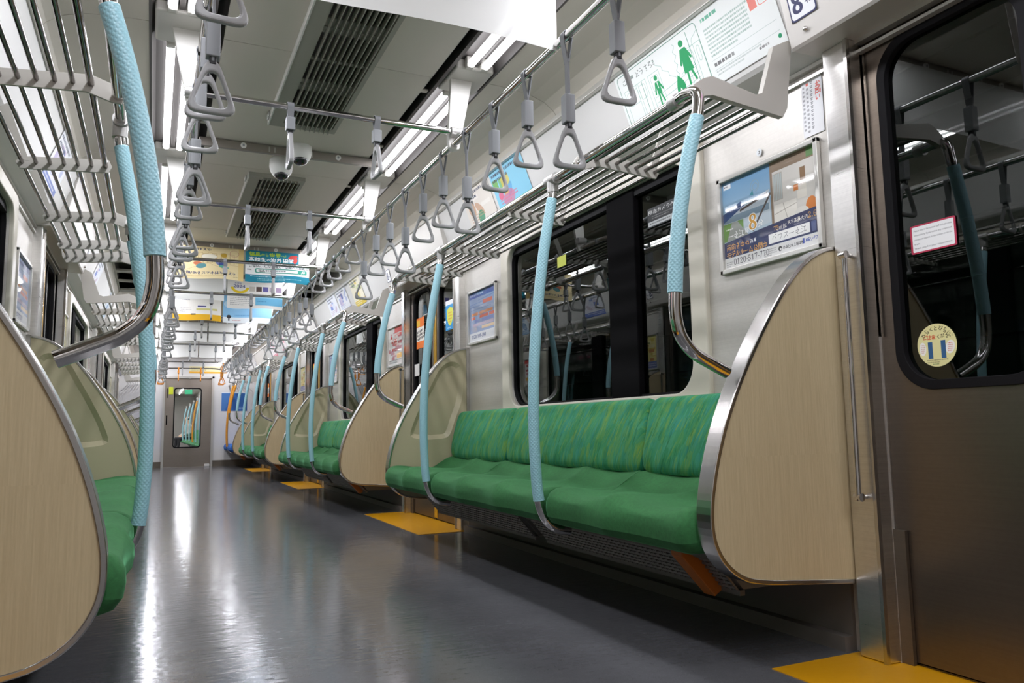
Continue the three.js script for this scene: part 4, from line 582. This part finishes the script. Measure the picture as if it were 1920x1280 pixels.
function strapGeos(len) {                       // len = rail axis to ring bottom
  const apex = -(len - 0.146), sl = Math.min(0.098, Math.max(0.03, -apex - 0.06)), sTop = apex + 0.012 + sl, loopEnd = Math.max(sTop, -0.095);
  const outer = new THREE.Shape(); outer.absarc(0, 0, 0.0195, -0.25, Math.PI + 0.25, false); outer.lineTo(-0.004, loopEnd); outer.lineTo(0.004, loopEnd); outer.closePath(); const h = new THREE.Path(); h.absarc(0, 0, 0.0165, -0.3, Math.PI + 0.3, false); h.lineTo(-0.0015, loopEnd + 0.012); h.lineTo(0.0015, loopEnd + 0.012); h.closePath(); outer.holes.push(h);
  const loop = new THREE.ExtrudeGeometry(outer, { depth: 0.026, bevelEnabled: false, curveSegments: 10 }); loop.translate(0, 0, -0.013);
  const belt = merge([loop, new THREE.BoxGeometry(0.007, Math.max(0.006, loopEnd - apex), 0.024).translate(0, (loopEnd + apex) / 2, 0)]);
  const sleeve = new RoundedBoxGeometry(0.036, sl, 0.036, 2, 0.003).translate(0, apex + 0.012 + sl / 2, 0), buckle = new RoundedBoxGeometry(0.018, 0.022, 0.022, 1, 0.003).translate(0, apex + 0.002, 0), ring = ringGeo.clone().translate(0, apex + 0.004, 0);
  return { belt, sleeve, buckle, ring };
}
const strapProto = {}; for (const [k, l] of [['door', 0.165], ['short', 0.362], ['long', 0.464], ['cross', 0.262]]) strapProto[k] = strapGeos(l);
function strap(kind, x, y, z, turn, orange, label, group) {
  const g = new THREE.Group(), p = strapProto[kind]; g.name = numbered('hand_strap'); g.position.set(x, y, z); g.rotation.y = turn; g.userData = { label, category: 'hand strap', group }; scene.add(g);
  meshOf('belt', p.belt, orange ? M.orange : M.belt, g); meshOf('sleeve', p.sleeve, orange ? M.orange : M.sleeve, g); meshOf('buckle', p.buckle, M.buckle, g); meshOf('ring', p.ring, orange ? M.orange : M.ring, g);
}
for (const s of [1, -1]) {
  let i = 0;
  for (let n = 0; ; n++) {
    const z = -1.56 - 0.3085 * n + (s < 0 ? 0.03 : 0); if (z < -16.85) break;
    const inDoor = doorC.some((c) => Math.abs(z - c) < 0.72), kind = inDoor ? 'door' : (n % 3 === 2 ? 'long' : 'short'), orange = z < -15.9;
    strap(kind, s * RAILX, RAILY, z, rr(-0.09, 0.09), orange, `${orange ? 'orange' : 'grey'} triangular strap on the ${sideName(s)} rail, ${ordinal(i++)} from the camera`, `hand straps on the ${sideName(s)} rail`);
  }
}
barZ.forEach((z, i) => { if (i < 2) return; for (const s of [-1, 1]) strap('cross', s * 0.186, 2.085, z + 0.03, Math.PI / 2 + rr(-0.12, 0.12), false, `grey strap on the ${s < 0 ? 'left' : 'right'} half of the ${ordinal(i)} cross rail from the camera`, 'hand straps on the cross rails'); });
for (const s of [-1, 1]) strap('cross', s * 0.21 - 0.02, 2.03, -17.03, Math.PI / 2, true, `orange strap on the ${s < 0 ? 'left' : 'right'} half of the bent end rail`, 'orange straps on the end rail');

// ───────────────────────── lamps ─────────────────────────
for (const s of [1, -1]) {
  const ends = [1.60, -0.03, -1.65, -3.27, -4.89, -6.51, -8.09, -9.70, -11.30, -12.90, -14.50, -16.10, ZEND + 0.04];
  for (let i = 0; i + 1 < ends.length; i++) {
    const a = ends[i], b = ends[i + 1], zc = (a + b) / 2, L = Math.abs(a - b) - 0.33;
    const t = new Thing('ceiling_lamp', `twin white tube lamp in the ${sideName(s)} ceiling trough, ${ordinal(i)} in the row`, 'lamp', [s * 0.645, 2.39, zc], `tube lamps on the ${sideName(s)}`);
    for (const x of [0.583, 0.654]) {
      const g = new THREE.CapsuleGeometry(0.0175, L - 0.03, 6, 14); g.rotateX(Math.PI / 2); g.translate(x, 2.358, zc); t.add('tube', g, M.lamp, { s });
      for (const e of [-1, 1]) t.add('socket', box(x - 0.018, x + 0.018, 2.345, 2.400, zc + e * (L / 2 + 0.012) - 0.014, zc + e * (L / 2 + 0.012) + 0.014, 0.006), M.fixture, { s });
      const light = new THREE.RectAreaLight(0xf6f6ff, LAMP_POWER, 0.035, L); light.position.set(s * x, 2.334, zc); light.rotation.x = -Math.PI / 2; light.name = 'tube_light'; scene.add(light);
    }
  }
}

// ───────────────────────── ceiling vents, cameras, poster beams ─────────────────────────
VENTS.forEach(([z1, z0], i) => {
  const t = new Thing('ceiling_vent', `grey slatted air vent in the aisle ceiling, ${ordinal(i)} from the camera`, 'vent', [0, 2.345, (z0 + z1) / 2], 'air vents in the aisle ceiling');
  t.add('duct', merge([box(-0.112, -0.106, 2.361, 2.615, z0 + 0.05, z1 - 0.05), box(0.151, 0.157, 2.361, 2.615, z0 + 0.05, z1 - 0.05), box(-0.112, 0.157, 2.361, 2.615, z0 + 0.044, z0 + 0.05), box(-0.112, 0.157, 2.361, 2.615, z1 - 0.05, z1 - 0.044)]), M.duct);
  t.add('frame', merge([box(-0.172, -0.105, 2.318, 2.3445, z0, z1), box(0.15, 0.172, 2.318, 2.3445, z0, z1), box(-0.105, 0.15, 2.318, 2.3445, z0, z0 + 0.06), box(-0.105, 0.15, 2.318, 2.3445, z1 - 0.06, z1)]), M.vent);
  t.add('white_edge', box(-0.179, -0.172, 2.310, 2.3445, z0 + 0.02, z1 - 0.02), M.white); for (const z of [z0 + 0.1, z1 - 0.1]) t.add('latch', box(-0.19, -0.179, 2.315, 2.343, z - 0.03, z + 0.03, 0.003), M.silver);
  for (let k = 0; k < 10; k++) t.add('slat', box(-0.087 + k * 0.0245, -0.0835 + k * 0.0245, 2.306, 2.336, z0 + 0.01, z1 - 0.01), M.vent);
  for (let z = z1 - 0.28; z > z0 + 0.15; z -= 0.28) t.add('cross_bar', box(-0.105, 0.15, 2.328, 2.337, z - 0.012, z + 0.012), M.vent); for (const f of [0.33, 0.68]) t.add('cross_bar', box(-0.105, 0.15, 2.332, 2.338, z1 + (z0 - z1) * f - 0.06, z1 + (z0 - z1) * f + 0.06), M.vent);
});
for (const s of [1, -1]) {
  const t = new Thing('return_vent', `grey panel with three dark return openings in the ${sideName(s)} side ceiling`, 'vent', [s * 0.95, 2.34, -8.6], 'return air vents'); t.add('panel', merge([box(0.83, 0.87, 2.318, 2.335, -9.65, -7.6), box(1.05, 1.085, 2.318, 2.335, -9.65, -7.6), ...[[-9.65, -9.5], [-9.02, -8.95], [-8.5, -8.38], [-7.75, -7.6]].map(([a, b]) => box(0.87, 1.05, 2.318, 2.335, a, b))]), M.vent, { s });
  t.add('duct', merge([box(0.835, 0.843, 2.366, 2.615, -9.64, -7.61), box(1.07, 1.078, 2.336, 2.615, -9.64, -7.61)]), M.duct, { s });
}
const beams = [[-2.25, 'two'], [-4.43, 'none'], [-6.98, 'two'], [-8.35, 'one'], [-9.38, 'two'], [-11.9, 'two'], [-14.4, 'two']];
beams.forEach(([z], i) => {
  const t = new Thing('poster_beam', `brown metal beam across the aisle ceiling for hanging posters, ${ordinal(i)} from the camera`, 'beam', [0, 2.32, z], 'poster beams'); t.add('bar', box(-0.49, 0.49, 2.292, 2.340, z - 0.02, z + 0.004, 0.002), M.beam);
  for (const x of [-0.26, 0.27]) { const d = new THREE.CylinderGeometry(0.016, 0.016, 0.008, 20); d.rotateX(Math.PI / 2); d.translate(x, 2.318, z + 0.006); const sc = t.add('screw_cap', d, M.white); const k = new THREE.CylinderGeometry(0.006, 0.006, 0.004, 10); k.rotateX(Math.PI / 2); k.translate(x, 2.318, z + 0.011); t.add('slot', k, M.sleeve, { parent: sc }); }
  for (const x of [-0.12, -0.09, 0.09, 0.12]) t.add('rivet', box(x - 0.004, x + 0.004, 2.30, 2.33, z + 0.003, z + 0.006), M.silver);
});
[[0.045, 2.335, -4.40, 'upper right'], [-0.03, 2.30, -4.60, 'lower left']].forEach(([x, y, z, w]) => {
  const t = new Thing('security_camera', `white dome security camera, ${w} of the pair under the aisle ceiling`, 'camera', [x, y, z], 'dome cameras');
  const h = new THREE.LatheGeometry([[0.0, 0.03], [0.058, 0.03], [0.066, 0.015], [0.068, -0.02], [0.062, -0.05], [0.046, -0.075], [0.040, -0.078]].map(([r, v]) => V2(r, v)).reverse(), 28); h.translate(x, y, z); t.add('housing', h, M.white);
  const d = new THREE.SphereGeometry(0.044, 24, 12); d.scale(1, 0.75, 1); d.translate(x, y - 0.07, z + 0.008); t.add('dome', d, M.dome); if (y < 2.32) t.add('mount', bar([x, y + 0.02, z], [x, 2.346, z], 0.05, 20), M.white);
});
// hanging posters (paper sheets, slightly curled)
function hanging(x0, x1, y0, y1, z, t, label, bow = 0.02, name = 'hanging_poster') {
  const g = new THREE.PlaneGeometry(x1 - x0, y1 - y0, 16, 10), p = g.attributes.position; for (let i = 0; i < p.count; i++) { const u = p.getX(i) / (x1 - x0), v = 0.5 - p.getY(i) / (y1 - y0); p.setZ(i, bow * v * v * (0.6 + Math.cos(u * 5))); p.setY(i, p.getY(i) + 0.006 * v * Math.sin(u * 7)); } g.computeVertexNormals();
  const o = meshOf(numbered(name), g, hangMat(t), scene); o.position.set((x0 + x1) / 2, (y0 + y1) / 2, z); o.userData = { label, category: 'poster', group: 'hanging posters' };
}
hanging(-0.53, 0.556, 2.015, 2.31, -2.24, null, 'blank white hanging poster cut off by the top of the picture', 0.008);
hanging(-0.53, 0.0, 2.02, 2.30, -6.965, T.cream, 'cream hanging poster warning about phones while walking'); hanging(0.015, 0.56, 2.02, 2.30, -6.965, T.teal, 'teal and white hanging poster about studying overseas');
hanging(-0.02, 0.53, 1.99, 2.30, -8.335, T.y2024, 'white hanging poster with a yellow ring and 2024'); hanging(-0.53, -0.05, 2.06, 2.30, -8.335, null, 'plain white sheet hanging beside the 2024 poster');
hanging(-0.53, 0.0, 1.985, 2.30, -9.365, T.bank, 'white hanging poster with a deep yellow foot band'); hanging(0.02, 0.56, 1.975, 2.30, -9.365, T.blue, 'pale blue hanging poster with a white foot band');
hanging(-0.53, 0.0, 2.02, 2.30, -11.885, null, 'plain white sheet on the left of the sixth poster beam'); hanging(0.02, 0.56, 2.02, 2.30, -11.885, null, 'plain white sheet on the right of the sixth poster beam');
hanging(-0.53, 0.0, 2.02, 2.30, -14.385, null, 'plain white sheet on the left of the seventh poster beam'); hanging(0.02, 0.56, 2.02, 2.30, -14.385, null, 'plain white sheet on the right of the seventh poster beam');

// ───────────────────────── advertisements on the walls ─────────────────────────
function coveAd(s, zN, zF, t, label) {            // paper sheet on the sloping cove above the rack
  const x = (y) => 1.222 - (y - 1.968) / (2.252 - 1.968) * 0.107 - 0.004; const o = meshOf(numbered('cove_poster'), sidePanel(s, zN, zF, 1.985, 2.236, x(1.985), x(2.236)), paperMat(t, 0.55), scene); o.userData = { label, category: 'poster', group: `posters above the ${sideName(s)} racks` };
  const o2 = meshOf('backing_sheet', sidePanel(s, zN, zF, 1.985, 2.236, x(1.985) + 0.002, x(2.236) + 0.002), M.white, o);
}
coveAd(1, -1.83, -2.755, T.fire, 'long white and green train fire safety poster above the near right rack');
const coveList = { 1: [[-3.72, -4.16, 0], [-4.20, -4.62, 1], [-5.95, -6.38, 3], [-6.42, -6.85, 2], [-7.45, -7.86, 4], [-8.05, -8.50, 2], [-8.55, -9.0, 3], [-10.8, -11.25, 7], [-11.9, -12.3, 5], [-12.35, -12.8, 6], [-13.4, -13.9, 6], [-14.5, -14.95, 5]], '-1': [[-4.3, -4.75, 2], [-5.6, -6.05, 7], [-6.1, -6.5, 2], [-7.4, -7.85, 3], [-9.2, -9.65, 7], [-11.4, -11.9, 2], [-13.3, -13.8, 5]] };
const adWords = ['bright blue and green picture', 'dark suited portrait style', 'pale blue text', 'lilac and blue text', 'cream and yellow', 'white and green', 'pink and white', 'light blue and beige'];
for (const s of [1, -1]) coveList[s].forEach(([a, b, k], i) => { const zc = (a + b) / 2; if (doorC.some((c) => Math.abs(zc - c) < 0.9)) return; coveAd(s, a, b, T.ads[k], `${adWords[k]} poster in the cove on the ${sideName(s)}, ${ordinal(i)} along the row`); });
function framedAd(s, zN, zF, t, label) {
  const T0 = new Thing('framed_poster', label, 'poster', [s * 1.33, 1.3, (zN + zF) / 2], `framed posters on the ${sideName(s)} wall`), y0 = 1.295, y1 = 1.675, f = 0.018, x0 = 1.316, x1 = 1.334;
  for (const g of [box(x0, x1, y0, y0 + f, zF, zN, 0.003), box(x0, x1, y1 - f, y1, zF, zN, 0.003), box(x0, x1, y0, y1, zF, zF + f, 0.003), box(x0, x1, y0, y1, zN - f, zN, 0.003)]) T0.add('frame_bar', g, M.frame, { s });
  const p = sidePanel(s, zN - f, zF + f, y0 + f, y1 - f, 1.329); p.translate(-T0.base[0], -T0.base[1], -T0.base[2]); meshOf('print', p, std({ map: t, roughness: 0.6, clearcoat: 1, clearcoatRoughness: 0.03 }), T0.g);
}
const nthBench = ['the nearest', 'the second', 'the third'];
for (const s of [1, -1]) for (const k of benchK) {
  const dz = -PITCHZ * k, S = sideName(s);
  framedAd(s, -1.84 + dz, -2.35 + dz, s > 0 ? (k === 0 ? T.house : T.frames[k]) : T.frames[(k + 1) % 3], s > 0 && k === 0 ? 'framed housing poster with a big gold 8 above the near right partition' : `framed poster at the near end of ${nthBench[k]} ${S} bench`);
  framedAd(s, -4.54 + dz, -5.035 + dz, s > 0 && k === 0 ? T.frames[0] : T.frames[(k + (s > 0 ? 2 : 0)) % 3], s > 0 && k === 0 ? 'framed blue and orange poster left of the near right window' : `framed poster at the far end of ${nthBench[k]} ${S} bench`);
}
{ const o = meshOf('paper_notice', sidePanel(1, -1.815, -1.905, 1.69, 1.89, 1.332), paperMat(T.notice), scene); o.userData = { label: 'narrow white paper notice with red heading above the framed housing poster', category: 'notice' }; }
for (const [n, z, y, x] of [['4', -2.0, 1.935, 1.30], ['2', -2.12, 1.715, 1.333]]) { const t = canvasTex(64, 64, (c) => { c.fillStyle = '#dfe4e6'; c.fillRect(0, 0, 64, 64); c.fillStyle = '#333'; c.font = 'bold 40px sans-serif'; c.fillText(n, 21, 46); }), g = new THREE.CircleGeometry(0.014, 24); g.rotateY(-Math.PI / 2); if (n === '4') g.rotateZ(-1.1); g.translate(x - 0.004, y, z); const o = meshOf(numbered('number_sticker'), g, paperMat(t), scene); o.userData = { label: n === '4' ? 'small round sticker on the sloping panel under the long green poster' : 'small round sticker on the steel wall above the framed housing poster', category: 'sticker' }; }

// ───────────────────────── end door and what lies behind it ─────────────────────────
{
  const t = new Thing('end_door', 'brown steel sliding door in the end wall with a tall window', 'door', [0, FLOOR, ZEND - 0.02]);
  const sh = poly([[-0.455, FLOOR + 0.002], [0.455, FLOOR + 0.002], [0.455, 1.873], [-0.455, 1.873]]); sh.holes.push(rrShape(-0.27, 0.43, 0.245, 1.66, 0.05, THREE.Path)); t.add('panel', extXY(sh, ZEND - 0.045, ZEND - 0.012), M.endDoor);
  const seal = rrShape(-0.285, 0.415, 0.26, 1.675, 0.06); seal.holes.push(rrShape(-0.262, 0.438, 0.237, 1.652, 0.045, THREE.Path)); t.add('window_seal', extXY(seal, ZEND - 0.04, ZEND - 0.006), M.rubber); t.add('pane', new THREE.PlaneGeometry(0.52, 1.24).translate(-0.0125, 1.045, ZEND - 0.03), M.clear);
  t.add('handle_recess', box(-0.425, -0.40, 0.90, 1.10, ZEND - 0.014, ZEND - 0.008, 0.002), M.black); t.add('lock_slot', box(-0.42, -0.405, 1.46, 1.66, ZEND - 0.014, ZEND - 0.008, 0.002), M.black); t.add('lime_tag', box(-0.385, -0.30, 1.535, 1.69, ZEND - 0.012, ZEND - 0.004, 0.003), M.limeTag, { label: 'bright lime yellow tag' });
  const b = new Thing('door_stop', 'small white block on the floor by the end door', 'block', [0.38, FLOOR, ZEND + 0.05]); b.add('body', box(0.34, 0.44, FLOOR, 0.07, ZEND + 0.01, ZEND + 0.09, 0.008), M.white); b.add('cap', box(0.35, 0.43, 0.07, 0.08, ZEND + 0.02, ZEND + 0.08, 0.002), M.silver);
  const P = (name, x0, x1, y0, y1, tx, label) => { const g = new THREE.PlaneGeometry(x1 - x0, y1 - y0); const o = meshOf(numbered(name), g, paperMat(tx, 0.45), scene); o.position.set((x0 + x1) / 2, (y0 + y1) / 2, ZEND + 0.004); o.userData = { label, category: 'panel' }; };
  P('end_wall_panel', 0.655, 1.18, 1.18, 1.585, T.bluePanel, 'blue panel on the end wall right of the door'); P('end_wall_poster', 0.0, 0.62, 1.985, 2.135, T.endYellow, 'pale yellow poster with an orange foot over the end door'); P('end_wall_box', -0.80, -0.68, 1.0, 1.18, T.redBox, 'small panel with red squares on the end wall left of the door');
  // next car
  const z0 = -38, z1 = ZEND - 0.3;
  struct('floor_next_car', box(-1.7, 1.0, -0.06, FLOOR, z0, z1), M.floor); struct('wall_next_car_left', box(-1.74, -1.7, FLOOR, 2.4, z0, z1), M.cove); struct('wall_next_car_right', box(1.0, 1.04, FLOOR, 2.4, z0, z1), M.wallSteel); struct('ceiling_next_car', box(-1.7, 1.0, 2.36, 2.4, z0, z1), M.ceiling); struct('wall_next_car_end', box(-1.7, 1.0, FLOOR, 2.4, z0 - 0.05, z0), M.wallSteel);
  struct('trim_gangway', merge([box(-0.62, -0.5, FLOOR, 2.0, z1, ZEND - 0.05), box(0.5, 0.62, FLOOR, 2.0, z1, ZEND - 0.05), box(-0.62, 0.62, 1.95, 2.05, z1, ZEND - 0.05), box(-0.62, 0.62, -0.06, FLOOR, z1, ZEND - 0.05)]), M.darkUnder);
  for (const s of [1, -1]) { const l = new Thing('ceiling_lamp', `tube lamp of the next car on its ${sideName(s)}, seen through the end door`, 'lamp', [s * 0.6 - 0.3, 2.33, -27], 'lamps of the next car'); const g = new THREE.CapsuleGeometry(0.02, 16, 4, 10); g.rotateX(Math.PI / 2); g.translate(s * 0.6 - 0.3, 2.33, -27); l.add('tube', g, M.lamp); const A = new THREE.RectAreaLight(0xf6f6ff, LAMP_POWER, 0.05, 16); A.position.set(s * 0.6 - 0.3, 2.305, -27); A.rotation.x = -Math.PI / 2; scene.add(A); }
  for (let i = 0; i < 7; i++) { const p = makeMidPole(1, [-19.4, -20.9, -22.8, -24.6, -26.8, -29.4, -32.6][i], i !== 3 ? M.cover : M.orangeCover, `grip pole of the next car, ${ordinal(i)} beyond the end door window`, 'poles of the next car'); p.g.position.x -= 0.3; }
  for (const s of [1, -1]) for (let i = 0; i < 2; i++) { const b = makeBench(s, -19.0 - i * 8, -26.8 - i * 8, [4, 4], M.cushion, M.cushion, `green bench of the next car on its ${sideName(s)}, ${i ? 'farther' : 'nearer'} one`, 'benches of the next car'); b.g.position.x -= 0.345; }
  const gs = new Thing('exit_sign', 'green sign high in the next car, seen through the end door', 'sign', [0.05, 1.95, -26]); gs.add('plate', box(0.2, 0.42, 1.92, 2.06, -26.02, -26.0, 0.004), std({ color: 0x1f9a68, roughness: 0.5 })); gs.add('hanger', merge([bar([0.24, 2.05, -26.01], [0.24, 2.365, -26.01], 0.008, 8), bar([0.38, 2.05, -26.01], [0.38, 2.365, -26.01], 0.008, 8)]), M.silver);
}
// seated passenger in the next car
{
  const bones = [[[0, .50, 0], [0, .78, .02], .14, .15], [[0, .78, .02], [0, .98, 0], .15, .13], [[0, 1.0, 0], [0, 1.1, .02], .055, .05], [[-.09, .50, 0], [-.10, .50, .42], .085, .065], [[.09, .50, 0], [.10, .50, .42], .085, .065], [[-.10, .50, .42], [-.10, .08, .46], .062, .042], [[.10, .50, .42], [.10, .08, .46], .062, .042], [[-.10, .05, .44], [-.10, .045, .60], .042, .036], [[.10, .05, .44], [.10, .045, .60], .042, .036], [[-.18, .97, 0], [-.23, .72, .06], .055, .045], [[.18, .97, 0], [.23, .72, .06], .055, .045], [[-.23, .72, .06], [-.06, .62, .28], .042, .034], [[.23, .72, .06], [.06, .62, .28], .042, .034], [[-.06, .62, .28], [-.02, .60, .34], .032, .026], [[.06, .62, .28], [.02, .60, .34], .032, .026], [[-.18, .97, 0], [.18, .97, 0], .06, .06], [[0, 1.12, .02], [0, 1.26, .03], .085, .09]];
  const field = (x, y, z, list) => { let f = 0; for (const [a, b, ra, rb] of list) { const abx = b[0] - a[0], aby = b[1] - a[1], abz = b[2] - a[2], t = Math.max(0, Math.min(1, ((x - a[0]) * abx + (y - a[1]) * aby + (z - a[2]) * abz) / (abx * abx + aby * aby + abz * abz + 1e-9))), d = Math.hypot(x - a[0] - t * abx, y - a[1] - t * aby, z - a[2] - t * abz) - (ra + (rb - ra) * t); f += Math.exp(-d * 45); } return -Math.log(Math.max(f, 1e-30)) / 45; };
  const body = (list, res = 72) => { const mc = new MarchingCubes(res, M.coat, false, false, 200000); mc.isolation = 0; const S = 0.8, cy = 0.68, cz = 0.2; for (let k = 0; k < res; k++) for (let j = 0; j < res; j++) for (let i = 0; i < res; i++) mc.field[i + j * res + k * res * res] = -field((i / res * 2 - 1) * S, (j / res * 2 - 1) * S + cy, (k / res * 2 - 1) * S + cz, list); mc.update(); const g = new THREE.BufferGeometry(), n = mc.count, p = new Float32Array(mc.positionArray.subarray(0, n * 3)), q = new Float32Array(mc.normalArray.subarray(0, n * 3)); for (let i = 0; i < n; i++) { p[i * 3] *= S; p[i * 3 + 1] = p[i * 3 + 1] * S + cy; p[i * 3 + 2] = p[i * 3 + 2] * S + cz; } g.setAttribute('position', new THREE.BufferAttribute(p, 3)); g.setAttribute('normal', new THREE.BufferAttribute(q, 3)); const col = new Float32Array(n * 3); for (let i = 0; i < n; i++) { const y = p[i * 3 + 1], z = p[i * 3 + 2], c = y > 1.06 ? [0.62, 0.42, 0.30] : (z > 0.30 && y > 0.57 && y < 0.66 ? [0.62, 0.42, 0.30] : (y < 0.57 ? [0.012, 0.012, 0.016] : [0.42, 0.40, 0.37])); col.set(c, i * 3); } g.setAttribute('color', new THREE.BufferAttribute(col, 3)); g.setAttribute('uv', new THREE.BufferAttribute(new Float32Array(n * 2), 2)); return g; };
  const t = new THREE.Group(); t.name = 'person'; t.userData = { label: 'seated person in light coat and black trousers, seen through the end door', category: 'person' }; scene.add(t); t.position.set(0.60, 0.01, -33.0); t.rotation.y = -Math.PI / 2 + 0.5;
  meshOf('body', body(bones), std({ vertexColors: true, roughness: 0.85 }), t);
  const hair = new THREE.SphereGeometry(0.105, 24, 16, 0, Math.PI * 2, 0, 1.75); hair.rotateX(-0.45); hair.translate(0, 1.235, 0.015); meshOf('hair', hair, M.hair, t);
}
renderer.render(scene, camera);
